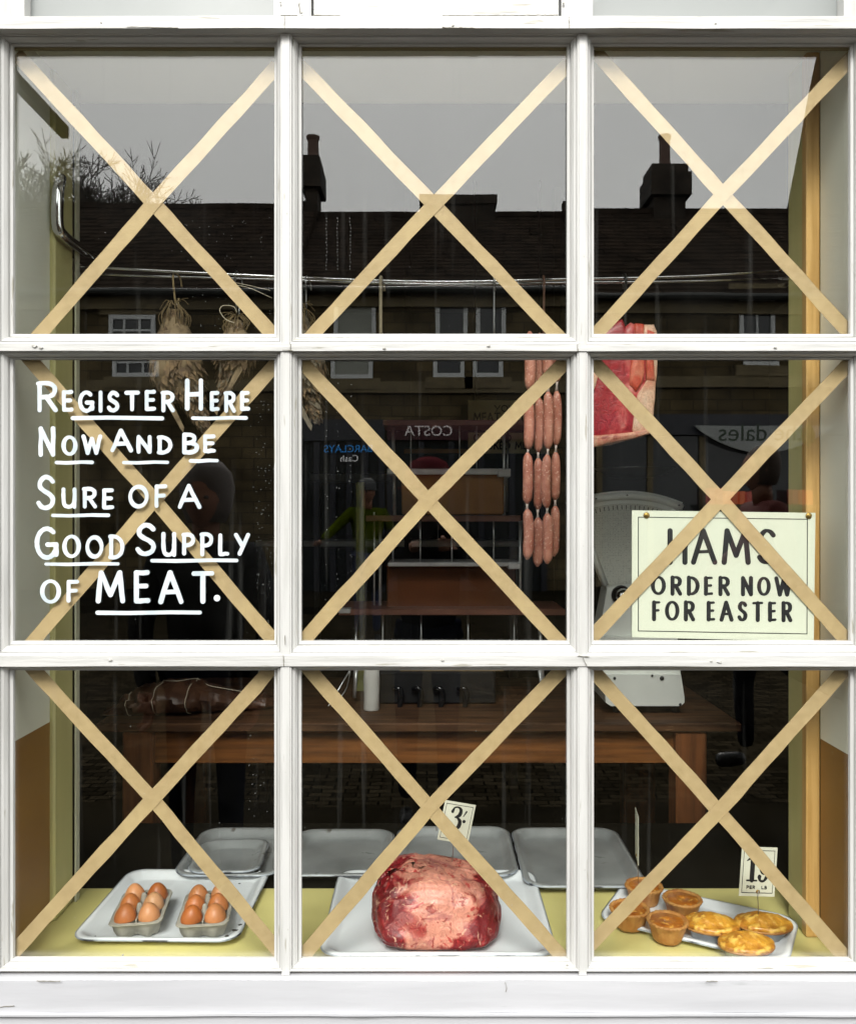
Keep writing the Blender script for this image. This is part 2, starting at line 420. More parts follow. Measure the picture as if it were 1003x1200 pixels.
YF = 15.6
def vx(px, Y=YF): return (px - 503) / 1000 * Y
def vz(py, Y=YF): return 1.5 - (py - 600) / 1000 * Y
yf = -(YF - 1.6)
zE = vz(345); YR = 19.1
def house(x0, x1, label, ridge, windows, sign=None):
    t = thing("stone_house", label, "house", ((x0+x1)/2, yf, .13), group="terraced stone houses across the street")
    MB().box((x0, yf - 7, .0), (x1, yf, zE)).build("wall", stone, t)
    MB().box((x0 - .02, yf + .003, zE - .28), (x1 + .02, yf + .1, zE - .05)).build("cornice", dress, t)
    MB().box((x0, yf + .003, vz(456)), (x1, yf + .07, vz(443))).build("string_course", dress, t)
    zr = vz(ridge, YR); yr = -(YR - 1.6); n = 22
    rm = MB()                                   # courses of slates, each lapping the one below
    for k in range(n):
        a, b2 = k / n, (k + 1.25) / n
        y0, z0 = yf + .25 + (yr - yf - .25) * a, zE + (zr - zE) * a
        y1, z1 = yf + .25 + (yr - yf - .25) * min(b2, 1), zE + (zr - zE) * min(b2, 1)
        x = x0
        while x < x1 - .01:
            w = min(random.uniform(.3, .55), x1 - x); h = random.uniform(.03, .06)
            rm.add([(x, y0, z0 + h), (x+w-.015, y0, z0 + h), (x+w-.015, y1, z1 + .005), (x, y1, z1 + .005), (x, y0, z0 - .02), (x+w-.015, y0, z0 - .02)],
                   [(0, 1, 2, 3), (4, 5, 1, 0)]); x += w
    rm.build("roof_slates", slate_m, t, kind="stuff")
    MB().add([(x0, yf + .24, zE - .04), (x1, yf + .24, zE - .04), (x1, yr, zr - .03), (x0, yr, zr - .03), (x0, yf - 7, zE), (x1, yf - 7, zE)],
             [(0, 1, 2, 3), (3, 2, 5, 4), (0, 3, 4), (1, 5, 2)]).build("roof", slate_m, t)
    MB().box((x0, yr - .12, zr - .04), (x1, yr + .12, zr + .07)).build("ridge", slate_m, t)
    MB().tube([(x0, yf + .3, zE - .02), (x1, yf + .3, zE - .02)], .06, 8).build("gutter", dark_metal, t)
    for (a, b2, top, bot, nx, nz_) in windows:
        wx0, wx1, z0, z1 = vx(a), vx(b2), vz(bot), vz(top); f = MB(); w = .075
        f.box((wx0, yf + .005, z0), (wx0 + w, yf + .05, z1)); f.box((wx1 - w, yf + .005, z0), (wx1, yf + .05, z1))
        f.box((wx0 + w, yf + .006, z1 - w), (wx1 - w, yf + .05, z1)); f.box((wx0 + w, yf + .006, z0), (wx1 - w, yf + .05, z0 + w))
        f.box((wx0 + w, yf + .006, (z0+z1)/2 - .03), (wx1 - w, yf + .055, (z0+z1)/2 + .03))
        for i in range(1, nx):
            xx = wx0 + (wx1 - wx0) * i / nx; f.box((xx - .018, yf + .007, z0 + w), (xx + .018, yf + .04, z1 - w))
        for i in range(1, nz_):
            if i * 2 == nz_: continue
            zz = z0 + (z1 - z0) * i / nz_; f.box((wx0 + w, yf + .0075, zz - .018), (wx1 - w, yf + .038, zz + .018))
        fr = f.build("window", white_win, t)
        MB().box((wx0 + .02, yf + .002, z0 + .02), (wx1 - .02, yf + .012, z1 - .02)).build("pane", dglass, fr)
        MB().box((wx0 - .15, yf + .002, z0 - .2), (wx1 + .15, yf + .09, z0 - .003)).build("sill", dress, fr)
        MB().box((wx0 - .18, yf + .002, z1 + .003), (wx1 + .18, yf + .05, z1 + .28)).build("lintel", dress, fr)
    return t
def stack(t, px0, px1, top, bot, Y, pots, cap=None):
    x0, x1 = vx(px0, Y), vx(px1, Y); y = -(Y - 1.6); zb, zt = vz(bot, Y), vz(top, Y)
    m = MB().box((x0, y - .35, zb - 1.2), (x1, y + .35, zt)).box((x0 - .05, y - .40, zt - .22), (x1 + .05, y + .40, zt - .02))
    if cap: m.box((x0 - cap, y - .5, zt - .75), (x1 + cap, y + .5, zt - .23))
    c = m.build("chimney", chim_m, t)
    for px, h in pots:
        MB().lathe([(.15, 0), (.17, .05), (.13, .15), (.12, h - .1), (.15, h - .05), (.15, h)], 12, (vx(px, Y), y, zt)).build("chimney_pot", M("sooty_clay", (.09, .05, .035), .8), c)

h1 = house(-12, vx(340), "left stone house of the terrace, multi-pane window and a tree behind its roof", 243, [(133, 187, 369, 439, 3, 4), (-60, -10, 369, 439, 3, 4)])
h2 = house(vx(340) + .01, vx(690), "middle stone house of the terrace with coffee shop lettering and a pair of narrow sashes", 256,
           [(388, 438, 352, 439, 1, 2), (508, 545, 354, 438, 1, 2), (555, 590, 354, 438, 1, 2)])
h3 = house(vx(690) + .01, 12, "right stone house of the terrace under the tallest chimney, white arched sign below", 244, [(873, 915, 345, 430, 2, 2), (1060, 1100, 345, 430, 2, 2)])
stack(h2, 357, 371, 190, 262, 19.1, [(364, .55)], .1)
stack(h2, 492, 575, 236, 256, 19.1, [])
stack(h3, 768, 805, 192, 248, 19.1, [(786, .75)], .10)
# net curtain inside the window of the middle house
MB().box((vx(392), yf + .013, vz(436)), (vx(434), yf + .016, vz(357))).build("curtain", M("net_curtain", (.30, .31, .27), .9), h2)
# shop fronts on the ground floor
def shopfront(parent, a, b_, fas, colr):
    MB().box((vx(a), yf + .004, vz(512)), (vx(b_), yf + .16, vz(488))).build("fascia", fas, parent)
    MB().box((vx(a), yf + .004, .13), (vx(b_), yf + .06, vz(513))).build("shop_glass", dglass, parent)
    k = 5
    for i in range(k + 1):
        x = vx(a) + (vx(b_) - vx(a) - .1) * i / k
        MB().box((x, yf + .061, .13), (x + .1, yf + .12, vz(513))).build("pillar", colr, parent)
shopfront(h2, 455, 640, M("maroon_fascia", (.05, .008, .012), .4), shop_dark)
shopfront(h2, 350, 452, shop_dark, shop_dark)
shopfront(h3, 700, 1010, shop_dark, dress)
font_mesh("COSTA", .27, (vx(503), yf + .17, vz(507)), R(180), M("pale_sign_letters", (.75, .7, .7), .5, emit=(1, .9, .9), es=.12), "fascia_lettering", h2, .01)
font_mesh("BARCLAYS", .19, (vx(410), yf + .17, vz(526)), R(180), M("blue_sign_letters", (.02, .25, .6), .5, emit=(.02, .3, .9), es=.25), "bank_lettering", h2, .01)
font_mesh("Cash", .17, (vx(411), yf + .17, vz(537)), R(180), M("white_sign_letters", (.8, .8, .8), .5, emit=(1, 1, 1), es=.3), "cash_lettering", h2, .01)
dpts = [(px, 502 + 0) for px in (812, 972)]
el = [(812 + 160 * k / 24, 502 + 31 * math.sin(math.pi * k / 24) ** .8) for k in range(25)]
sg = thing("shop_sign", "pale hanging shop sign with flat top and curved lower edge reading the dales", "sign", (vx(892), yf + .25, vz(533)))
MB().prism(el, lambda p: Vector((vx(p[0]), yf + .25, vz(p[1]))), lambda p: Vector((vx(p[0]), yf + .29, vz(p[1])))).build("board", M("pale_sign_board", (.34, .36, .35), .5), sg)
for wd_, wx_ in (("the", 920), ("dales", 866)): font_mesh(wd_, .44, (vx(wx_), yf + .292, vz(519)), R(180), M("dark_green_letters", (.03, .05, .03), .5), "lettering", sg, .004)
MB().lathe([(.001, -.22), (.10, -.1), (.13, .02), (.08, .15), (.001, .25)], 10, (vx(942), yf + .30, vz(514)), sy=.08).build("leaf_emblem", M("leaf_green", (.10, .16, .05), .6), sg)
ORD = ["first", "second", "third", "fourth", "fifth", "sixth", "seventh", "eighth", "ninth", "tenth", "eleventh", "twelfth", "thirteenth", "last"]; gi = 0
for k in range(14):
    px = 826 + k * 8.6
    if 880 < px < 915: continue
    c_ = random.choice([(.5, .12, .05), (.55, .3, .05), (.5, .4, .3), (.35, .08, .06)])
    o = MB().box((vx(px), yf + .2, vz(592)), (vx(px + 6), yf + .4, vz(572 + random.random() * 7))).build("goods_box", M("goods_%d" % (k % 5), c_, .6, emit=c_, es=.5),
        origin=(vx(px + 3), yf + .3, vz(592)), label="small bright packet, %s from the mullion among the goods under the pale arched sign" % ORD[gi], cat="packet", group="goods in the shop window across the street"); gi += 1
gs = thing("display_shelf", "narrow shelf holding bright goods under the pale arched sign", "shelf", (vx(880), yf + .3, .13))
MB().box((vx(820), yf + .125, vz(596)), (vx(950), yf + .5, vz(592.2))).build("board", dress, gs)
for px in (822, 946): MB().box((vx(px), yf + .2, .13), (vx(px) + .06, yf + .45, vz(596))).build("leg", dress, gs)

# church tower behind the terrace
Yt = 26
tw = thing("church_tower", "tall dark tapering stone tower rising behind the right end of the terrace", "tower", (vx(1010, Yt), -(Yt-1.6), 0))
def towerx(py): return vx(930 + (240 - py) * 35 / 180, Yt)
zl = [.0, vz(240, Yt), vz(60, Yt), vz(-150, Yt)]; xl = [towerx(240) - .4, towerx(240), towerx(60), towerx(-150)]
lo_ = [[(x, -(Yt-1.6), z), (x + 2*(vx(1080, Yt) - x), -(Yt-1.6), z), (x + 2*(vx(1080, Yt) - x), -(Yt+4), z), (x * 1.26, -(Yt+4), z)] for x, z in zip(xl, zl)]
MB().loft(lo_, True, True).build("wall", chim_m, tw)
MB().box((vx(1040, Yt), -(Yt-1.6) + .002, vz(200, Yt)), (vx(1070, Yt), -(Yt-1.6) + .3, vz(120, Yt))).build("louvre", dress, tw)

# bare tree behind the left roof
def tree(px, Y, top, spread, seed, label):
    rnd = random.Random(seed); y = -(Y - 1.6); x = vx(px, Y); H = vz(top, Y)
    t = thing("bare_tree", label, "tree", (x, y, 0), group="bare trees behind the roofs")
    tr = MB().tube([(x, y, -.1), (x + .1, y, H * .3), (x, y, H * .52)], [.42, .33, .26], 8); tr.build("trunk", M("tree_bark", (.05, .042, .03), .9), t, True)
    m = MB()
    def grow(p, d, L, r, dep):
        q = p + d * L * .5 + Vector((rnd.uniform(-1, 1), rnd.uniform(-1, 1), 0)) * L * .06; e = q + (d + Vector((0, 0, .12))).normalized() * L * .5
        m.tube([p, q, e], [max(r, .014), max(r * .8, .012), max(r * .6, .010)], 4 if dep < 3 else 3, caps=False)
        if dep >= 6: return
        if e.z < H * .35: return
        for k in range(3):
            a = Vector((rnd.gauss(0, 1), rnd.gauss(0, 1), rnd.gauss(0, .7)))
            nd_ = (d * 1.05 + a.normalized() * spread).normalized()
            grow(e if k else q, nd_, L * rnd.uniform(.66, .84), r * .62, dep + 1)
    for k in range(6):
        a = 2 * math.pi * k / 6 + rnd.random()
        grow(Vector((x, y, H * (.50 + .02 * k))), Vector((math.cos(a) * .7, math.sin(a) * .7, .9)).normalized(), H * .160, .12, 0)
    m.build("branches", M("tree_bark", (.05, .042, .03)), t)
tree(62, 27, 196, .75, 3, "bare leafless tree, taller left one behind the roof")
tree(132, 30, 212, .8, 11, "bare leafless tree, lower right one behind the roof")

# ------------------------------------------------------------------ the shop front
glass = bpy.data.materials.new("window_glass"); glass.use_nodes = True
n, l = glass.node_tree.nodes, glass.node_tree.links; n.clear()
out = n.new("ShaderNodeOutputMaterial"); tr = n.new("ShaderNodeBsdfTransparent"); gl = n.new("ShaderNodeBsdfGlossy"); gl.inputs["Roughness"].default_value = .0
tr.inputs["Color"].default_value = (.965, .975, .965, 1)
lw = n.new("ShaderNodeLayerWeight"); lw.inputs["Blend"].default_value = .5
pw = n.new("ShaderNodeMath"); pw.operation = 'POWER'; pw.inputs[1].default_value = 4.5; l.new(lw.outputs["Facing"], pw.inputs[0])
ma = n.new("ShaderNodeMath"); ma.operation = 'MULTIPLY_ADD'; ma.inputs[1].default_value = .8; ma.inputs[2].default_value = .078; l.new(pw.outputs[0], ma.inputs[0])
mix = n.new("ShaderNodeMixShader"); l.new(ma.outputs[0], mix.inputs[0]); l.new(tr.outputs[0], mix.inputs[1]); l.new(gl.outputs[0], mix.inputs[2])
tcg = n.new("ShaderNodeTexCoord"); nb = n.new("ShaderNodeTexNoise"); nb.inputs["Scale"].default_value = 3.2; nb.inputs["Detail"].default_value = 1
l.new(tcg.outputs["Object"], nb.inputs["Vector"])
bp = n.new("ShaderNodeBump"); bp.inputs["Strength"].default_value = .22; bp.inputs["Distance"].default_value = .0012; l.new(nb.outputs["Fac"], bp.inputs["Height"]); l.new(bp.outputs[0], gl.inputs["Normal"])
# grime: streaks that ran down plus fine specks
dif = n.new("ShaderNodeBsdfDiffuse"); dif.inputs["Color"].default_value = (.5, .5, .47, 1)
mpg = n.new("ShaderNodeMapping"); mpg.inputs["Scale"].default_value = (45, 1, 1.3); l.new(tcg.outputs["Object"], mpg.inputs[0])
ng = n.new("ShaderNodeTexNoise"); ng.inputs["Scale"].default_value = 1.0; ng.inputs["Detail"].default_value = 6; l.new(mpg.outputs[0], ng.inputs["Vector"])
m1 = n.new("ShaderNodeMapRange"); m1.inputs[1].default_value = .6; m1.inputs[2].default_value = .8; m1.inputs[3].default_value = .0; m1.inputs[4].default_value = .05; l.new(ng.outputs["Fac"], m1.inputs[0])
ng2 = n.new("ShaderNodeTexNoise"); ng2.inputs["Scale"].default_value = 5; ng2.inputs["Detail"].default_value = 5; l.new(tcg.outputs["Object"], ng2.inputs["Vector"])
m2 = n.new("ShaderNodeMapRange"); m2.inputs[1].default_value = .45; m2.inputs[2].default_value = .8; m2.inputs[4].default_value = .006; l.new(ng2.outputs["Fac"], m2.inputs[0])
ad = n.new("ShaderNodeMath"); ad.operation = 'ADD'; l.new(m1.outputs[0], ad.inputs[0]); l.new(m2.outputs[0], ad.inputs[1])
geo = n.new("ShaderNodeNewGeometry"); sx_ = n.new("ShaderNodeSeparateXYZ"); l.new(geo.outputs["Normal"], sx_.inputs[0])
mg = n.new("ShaderNodeMixShader"); ad2 = n.new("ShaderNodeMath"); ad2.operation = 'MULTIPLY'; ad2.inputs[1].default_value = .5; l.new(ad.outputs[0], ad2.inputs[0])
l.new(ad2.outputs[0], mg.inputs[0]); l.new(mix.outputs[0], mg.inputs[1]); l.new(dif.outputs[0], mg.inputs[2]); l.new(mg.outputs[0], out.inputs["Surface"])

shop = thing("shop_window", "white painted nine pane butcher shop window, glazing crossed with tape", "window", (0, 0, .13))
CX = [(-.773, -.2864), (-.236, .2592), (.3088, .7870)]
RZ = [(1.5 + .332, 1.5 + .8688), (1.5 - .2408, 1.5 + .2848), (1.5 - .8336, 1.5 - .2952)]
prof = [(0, .001), (0, .010), (.24, .012), (.27, .0105), (.33, .0105), (.35, .018), (.55, .0245), (.72, .0275), (.75, .026), (.81, .026), (.83, .0315), (.97, .0325), (1, .034)]
for r, (z0, z1) in enumerate(RZ):
    for c, (x0, x1) in enumerate(CX):
        wt, wb_ = (.011, .023) if r < 2 else (.012, .010)
        ws = .018; m = MB(); per = [0, 0, 0, 0]
        loops = []
        for u, d in prof:
            j = lambda: random.uniform(-.0003, .0003)
            loops.append([(x0 - ws*u + j(), -d, z0 - wb_*u + j()), (x1 + ws*u + j(), -d, z0 - wb_*u + j()), (x1 + ws*u + j(), -d, z1 + wt*u + j()), (x0 - ws*u + j(), -d, z1 + wt*u + j())])
        mh = MB(); mv = MB()
        for k in range(len(loops) - 1):
            a, b2 = loops[k], loops[k+1]
            for i in range(4):
                (mh if i in (0, 2) else mv).add([a[i], a[(i+1) % 4], b2[(i+1) % 4], b2[i]], [(0, 1, 2, 3)])
        mh.build("glazing_moulding", paint_h, shop); mv.build("glazing_moulding", paint_v, shop)
        gp = MB().box((x0 - .006, -.002, z0 - .006), (x1 + .006, .002, z1 + .006)); ta, tb_ = random.uniform(-1, 1) * .0009, random.uniform(-1, 1) * .0007
        for v in gp.v: v.y += ta * (v.z - (z0+z1)/2) / .25 + tb_ * (v.x - (x0+x1)/2) / .25
        gp.build("glass_pane", glass, shop)
        if r == 0: MB().box((x0 + .001, -.0065, z1 - .0045), (x1 - .001, -.0022, z1 - .0002)).build("putty_shadow_line", putty_shadow, shop)  # olive brown strip: putty with the shadow line under the head painted in
def wob_box(x0, x1, y0, y1, z0, z1, nx, nz_, amp=.0005):
    """front board with a slightly uneven hand-planed face"""
    m = MB(); seed = random.random() * 50
    for s_ in range(1):
        gx = [x0 + (x1-x0)*i/nx for i in range(nx+1)]; gz = [z0 + (z1-z0)*i/nz_ for i in range(nz_+1)]
        o = [[(x, y0 + noise.noise(Vector((x*9 + seed, z*9, 0))) * amp * 2, z + (noise.noise(Vector((x*6, seed, 1))) * amp * 2 if nx > 2 else 0)) for x in gx] for z in gz]
        vs = [p for row in o for p in row]; w = nx + 1
        fs = [(j*w+i, j*w+i+1, (j+1)*w+i+1, (j+1)*w+i) for j in range(nz_) for i in range(nx)]
        m.add(vs, fs)
        m.box((x0, y0 + .004, z0), (x1, y1, z1))
        bd = [o[0][i] for i in range(w)]
        for row, z in ((o[0], z0), (o[-1], z1)):
            for i in range(nx): m.add([row[i], row[i+1], (gx[i+1], y0 + .004, z), (gx[i], y0 + .004, z)], [(0, 1, 2, 3)])
        for col_ in (0, -1):
            for j in range(nz_): m.add([o[j][col_], o[j+1][col_], (gx[col_], y0 + .004, gz[j+1]), (gx[col_], y0 + .004, gz[j])], [(0, 1, 2, 3)])
    return m
XL, XR = -.773 - .018, .787 + .018
# uprights, three lengths each
for (a, b2) in ((-.2864 + .018, -.236 - .018), (.2592 + .018, .3088 - .018)):
    for r, (z0, z1) in enumerate(RZ):
        zb = z0 - (.023 if r < 2 else .018); zt = z1 + (.011 if r else .0105)
        wob_box(a, b2, -.034, -.003, zb, zt, 2, 14).build("mullion", paint_v, shop)
        MB().box((a + .001, .0075, zb), (b2 - .001, .028, zt)).build("inner_bar", paint_v, shop)
for r in (0, 1):
    zt, zb = RZ[r][0] - .023, RZ[r+1][1] + (.011 if r == 0 else .012)
    wob_box(XL - .05, XR + .05, -.036, -.003, zb, zt, 40, 2).build("glazing_rail", paint_h, shop)
    MB().box((XL, .0076, zb), (XR, .026, zt)).build("inner_bar", paint_h, shop)
# jambs
for a, b2 in ((XL - .11, XL), (XR, XR + .11)):
    wob_box(a, b2, -.04, .0, .62, 2.60, 2, 30).build("jamb", paint_v, shop)
# head rail
wob_box(-1.0, 1.0, -.05, -.003, 1.5 + .8798, 1.5 + .902, 40, 2, .0006).build("head_rail", paint_h, shop)
# sill
sp = [(-.02, 1.5-.8436), (-.036, 1.5-.8442), (-.053, 1.5-.8475), (-.055, 1.5-.8500), (-.055, 1.5-.852), (-.0, 1.5-.852)]
ns_ = 40; lo_ = []
for i in range(ns_ + 1):
    x = -1.0 + 2.0 * i / ns_; w = noise.noise(Vector((x * 7, 3, 0))) * .0012
    lo_.append([(x, y + (w if y < -.03 else 0), z + w * .4) for y, z in sp])
MB().loft(lo_, True, True).build("sill", paint_h, shop, True, auto=25)
for i, (z0, z1, d) in enumerate(((1.5-.910, 1.5-.8525, .050), (1.5-.9145, 1.5-.9105, .0545), (.60, 1.5-.915, .049), (.14, .598, .045))):
    wob_box(-1.0, 1.0, -d, .0, z0, z1, 40, 3 if i != 1 else 1, .0008).build("apron_board", paint_f, shop)
# screw head on the apron board
sc = W(600, 1167, 1.5485)
MB().lathe([(.0095, 0), (.0095, .002), (.007, .0036), (.0025, .0036), (.002, .002)], 14, (0, 0, 0)).build("screw_head", paint_f, shop, True).location = sc - LOC[shop.name]
shop.children[-1].rotation_euler = (R(90), 0, 0)
# overlight boards above the head rail
wob_box(-1.0, 1.0, -.02, -.0, 1.5+.9025, 2.78, 30, 6).build("over_panel", panel_grey, shop)
for a, b2 in ((-1.0, -.735), (-.281, -.213), (.243, .300), (.757, 1.0)):
    wob_box(a, b2, -.046, -.021, 1.5 + .9025, 2.78, 2, 8).build("over_stile", paint_v, shop)
wob_box(-.208, .238, -.043, -.021, 1.5+.906, 2.78, 10, 5).build("over_board", paint_h, shop)

# cracks at the joints and small chips in the paint
crk = M("paint_crack", (.16, .15, .12), .9)
def fmap(u, v, d, Yp=1.5638): p = W(u, v, Yp); return Vector((p.x, Yp - 1.6 - d, p.z))
rc = random.Random(21)
def crack(pts, w=.8, Yp=1.5638):
    q = []
    for a, b2 in zip(pts[:-1], pts[1:]):
        n_ = max(2, int((Vector(b2) - Vector(a)).length / 3))
        for k in range(n_): q.append((a[0] + (b2[0]-a[0])*k/n_ + rc.uniform(-.5, .5), a[1] + (b2[1]-a[1])*k/n_ + rc.uniform(-.3, .3)))
    q.append(pts[-1]); ws_ = [w * rc.uniform(.3, 1.2) for _ in q]
    m = MB(); ribbon(m, q, ws_, lambda u, v, d: fmap(u, v, d, Yp), -.001, .0004); m.build("paint_crack", crk, shop)
for a in ([(342, 402), (342, 411)], [(333, 410), (344, 410.5)], [(678, 403), (679, 411)], [(679, 769), (692, 770)], [(333, 768), (334, 780)], [(684, 770), (689, 780)], [(335, 745), (335.5, 756)]): crack(a, .9, 1.5638 - .002)
for a in ([(335, 18.5), (335, 33)], [(668, 19), (668.5, 32)], [(150, 31), (210, 32)], [(520, 31.5), (566, 32.5)]): crack(a, .7, 1.5495)
for a in ([(368, 17.3), (400, 17.6)], [(520, 17.6), (655, 17.0)], [(352, 2), (353, 15)], [(330, 17), (350, 17.5)]): crack(a, .8, 1.553)
for a in ([(0, 1181), (9, 1180), (18, 1179.5)], [(594, 1152), (595, 1158), (594, 1163)]): crack(a, .6, 1.549)
for a in ([(44, 1150.3), (72, 1150.6)], [(830, 1150.3), (842, 1150.7)]): crack(a, .7, 1.544)
def chip(px, py, r, Yp, sx=1.6):
    P = [(px + math.cos(a)*r*sx*rc.uniform(.4, 1.2), py + math.sin(a)*r*rc.uniform(.4, 1.2)) for a in [k*R(36) for k in range(10)]]
    MB().prism(P, lambda p: fmap(p[0], p[1], .0004, Yp), lambda p: fmap(p[0], p[1], -.002, Yp)).build("paint_chip", M("bare_grey_wood", (.26, .25, .22), .9, col2=(.5, .5, .48), ns=200), shop)
for a in ((42, 405, 1.8), (49, 407, 1.2), (574, 405, 1.3), (452, 408, .9), (845, 776, 1.4), (835, 775, .9), (520, 774, .9), (130, 774, 1.1), (910, 407, .9)): chip(*a, 1.5638 - .002, 2.2)
for a in ((338, 250, .8), (337, 620, 1.1), (686, 300, .9), (685, 640, 1), (336, 905, 1), (687, 1020, 1.2), (339, 1090, .8)): chip(*a, 1.5658, .7)
for a in ((145, 1120, .9), (560, 1123, .8), (666, 1132, 1.5)): chip(*a, 1.556, 1.2)
for a in ((330, 2, 1.0), (355, 14, 1.2), (662, 3, 1.2), (120, 26, .9), (840, 27, .8), (532, 29, 1.2)): chip(*a, 1.5495, 1.3)

# surrounding wall of the building
bw = thing("shop_building", "stone wall of the butcher shop around the white window", "building", (0, .1, 0))
bm_ = MB()
bm_.box((-6, -.01, 0), (-1.0, .15, 6)).box((1.0, -.01, 0), (6, .15, 6)).box((-1.0, -.01, 2.78), (1.0, .15, 6))
bm_.build("wall", stone, bw)

# painted lettering on the outside of the glass
zs = -.0034
def gmap(u, v, d):
    p = W(u, v, 1.598); return Vector((p.x, zs - d, p.z))
note = MB()
lt = thing.__call__ if False else None
L = []
def wordpx(txt, x0, x1, y0, y1, w=5.0, gap=.22, boxes=None):
    for i, (c, a, b2) in enumerate(word_boxes(txt, x0, x1, gap)):
        L.append((c, a + w/2, b2 - w/2, y0 + w/2 + random.uniform(-1, 1), y1 - w/2 + random.uniform(-1, 1), w))
wordpx("R", 44, 70, 446, 484, 5.6); wordpx("EGISTER", 74, 207, 457, 483)
wordpx("H", 217, 241, 443, 482, 5.6); wordpx("ERE", 247, 295, 458, 483)
wordpx("N", 46, 68, 500, 536, 5.6); wordpx("OW", 74, 122, 509, 534)
wordpx("A", 131, 158, 503, 531, 5.2); wordpx("ND", 161, 204, 509, 532); wordpx("B", 214, 235, 506, 533, 5.4); wordpx("E", 239, 255, 508, 532)
wordpx("S", 44, 68, 557, 598, 5.8); wordpx("URE", 73, 136, 571, 597); wordpx("OF", 152, 198, 567, 595); wordpx("A", 210, 238, 567, 596)
wordpx("G", 42, 71, 616, 657, 5.8); wordpx("OOD", 75, 148, 627, 655); wordpx("S", 160, 186, 612, 652, 5.8); wordpx("UPPLY", 190, 295, 624, 652)
wordpx("OF", 49, 95, 679, 707); wordpx("MEAT", 114, 253, 668, 708, 6.2, .28)
nt = MB()
note_root = None
for i, (c, a, b2, y0, y1, w) in enumerate(L):
    m = MB(); letter(m, c, a, b2, y0, y1, w * .93, gmap, .0006, .09)
    if note_root is None:
        # the first letter carries nothing; lettering is one part holding every letter
        base = MB()
        for (ua, ub, uy) in ((87, 192, 490),):
            ribbon(base, [(ua, uy), (ua + (ub-ua)*.4, uy - .6), (ub, uy + .3)], 4.6, gmap, 0, .0005, .08)
        note_root = base.build("painted_notice", letter_m, shop, label="white hand painted lettering Register Here Now And Be Sure of a Good Supply of MEAT")
    m.build("letter", letter_m, note_root)
for (ua, ub, uy, uw) in ((228, 290, 490, 4.4), (68, 110, 542, 4), (147, 198, 542, 4), (225, 256, 540, 4), (64, 129, 604, 4.2), (56, 140, 661, 4), (180, 279, 657, 4.2), (116, 236, 718, 4.6)):
    m = MB(); ribbon(m, [(ua, uy), (ua + (ub-ua)*.3, uy + .4), (ua + (ub-ua)*.7, uy - .5), (ub, uy - .2)], uw, gmap, 0, .0005, .1)
    m.build("underline", letter_m, note_root)
m = MB(); m.lathe([(.0001, 0), (.0062, 0), (.0060, .0006), (.0001, .0008)], 14); dcp = gmap(256, 701, 0)
o = MB(); o.v = [Vector((v.x + dcp.x, dcp.y - v.z, v.y + dcp.z)) for v in m.v]; o.f = m.f; o.build("full_stop", letter_m, note_root)

# droplets and dried runs on the glass
dm = MB(); rnd = random.Random(5)
ico = [(0, 0, 1), (.85, 0, .5), (.26, .81, .5), (-.69, .5, .5), (-.69, -.5, .5), (.26, -.81, .5)]
def drop(px, py, r):
    p = W(px, py, 1.598)
    dm.add([(p.x + v[0]*r, -.0031 - v[2]*r*.7, p.z + v[1]*r*1.2) for v in ico] + [(p.x + math.cos(k*R(72))*r*1.1, -.0020, p.z + math.sin(k*R(72))*r*1.2) for k in range(5)],
           [(0, 1+k, 1+(k+1) % 5) for k in range(5)] + [(1+k, 6+k, 6+(k+1) % 5, 1+(k+1) % 5) for k in range(5)])
for k in range(110): drop(rnd.gauss(310, 6), rnd.uniform(470, 745), rnd.uniform(.0002, .0005))
for x in (384, 397, 412):
    for k in range(20): drop(x + rnd.gauss(0, 1.2), rnd.uniform(440, 720), rnd.uniform(.0002, .0006))
    for k in range(16): drop(x + rnd.gauss(0, .4), 255 + k * 4 + rnd.random(), .0005)
for k in range(70): drop(rnd.uniform(200, 320), rnd.uniform(250, 390), rnd.uniform(.00015, .0004))
for k in range(60): drop(rnd.uniform(25, 995), rnd.choice([rnd.uniform(70, 390), rnd.uniform(430, 745), rnd.uniform(790, 1110)]), rnd.uniform(.0002, .0005))
for k in range(14): drop(rnd.gauss(300, 8), rnd.uniform(860, 960), rnd.uniform(.0002, .0005))
dm.build("water_drops", M("water_drop", (.45, .47, .46), .1), shop, True, kind="stuff")

# ------------------------------------------------------------------ masking tape crosses (inside of the glass)
TP = [
 ("top left", [((20, 62), (181, 237), (322, 393)), ((326, 76), (181, 237), (44, 396))]),
 ("top middle", [((350, 73), (510, 239), (662, 400)), ((668, 73), (510, 239), (361, 399))]),
 ("top right", [((693, 52), (849, 227), (1004, 397)), ((1004, 62), (849, 227), (692, 400))]),
 ("middle left", [((31, 415), (182, 586), (327, 757)), ((330, 420), (182, 586), (34, 759))]),
 ("centre", [((352, 420), (503, 586), (663, 759)), ((670, 418), (503, 586), (353, 756))]),
 ("middle right", [((689, 415), (846, 585), (998, 755)), ((1001, 421), (846, 585), (688, 754))]),
 ("bottom left", [((34, 778), (180, 937), (330, 1119)), ((326, 776), (300, 806), (180, 937), (13, 1121))]),
 ("bottom middle", [((356, 776), (505, 947), (664, 1127)), ((668, 776), (505, 947), (352, 1126))]),
 ("bottom right", [((692, 781), (844, 951), (993, 1124)), ((995, 781), (844, 951), (686, 1116))]),
]
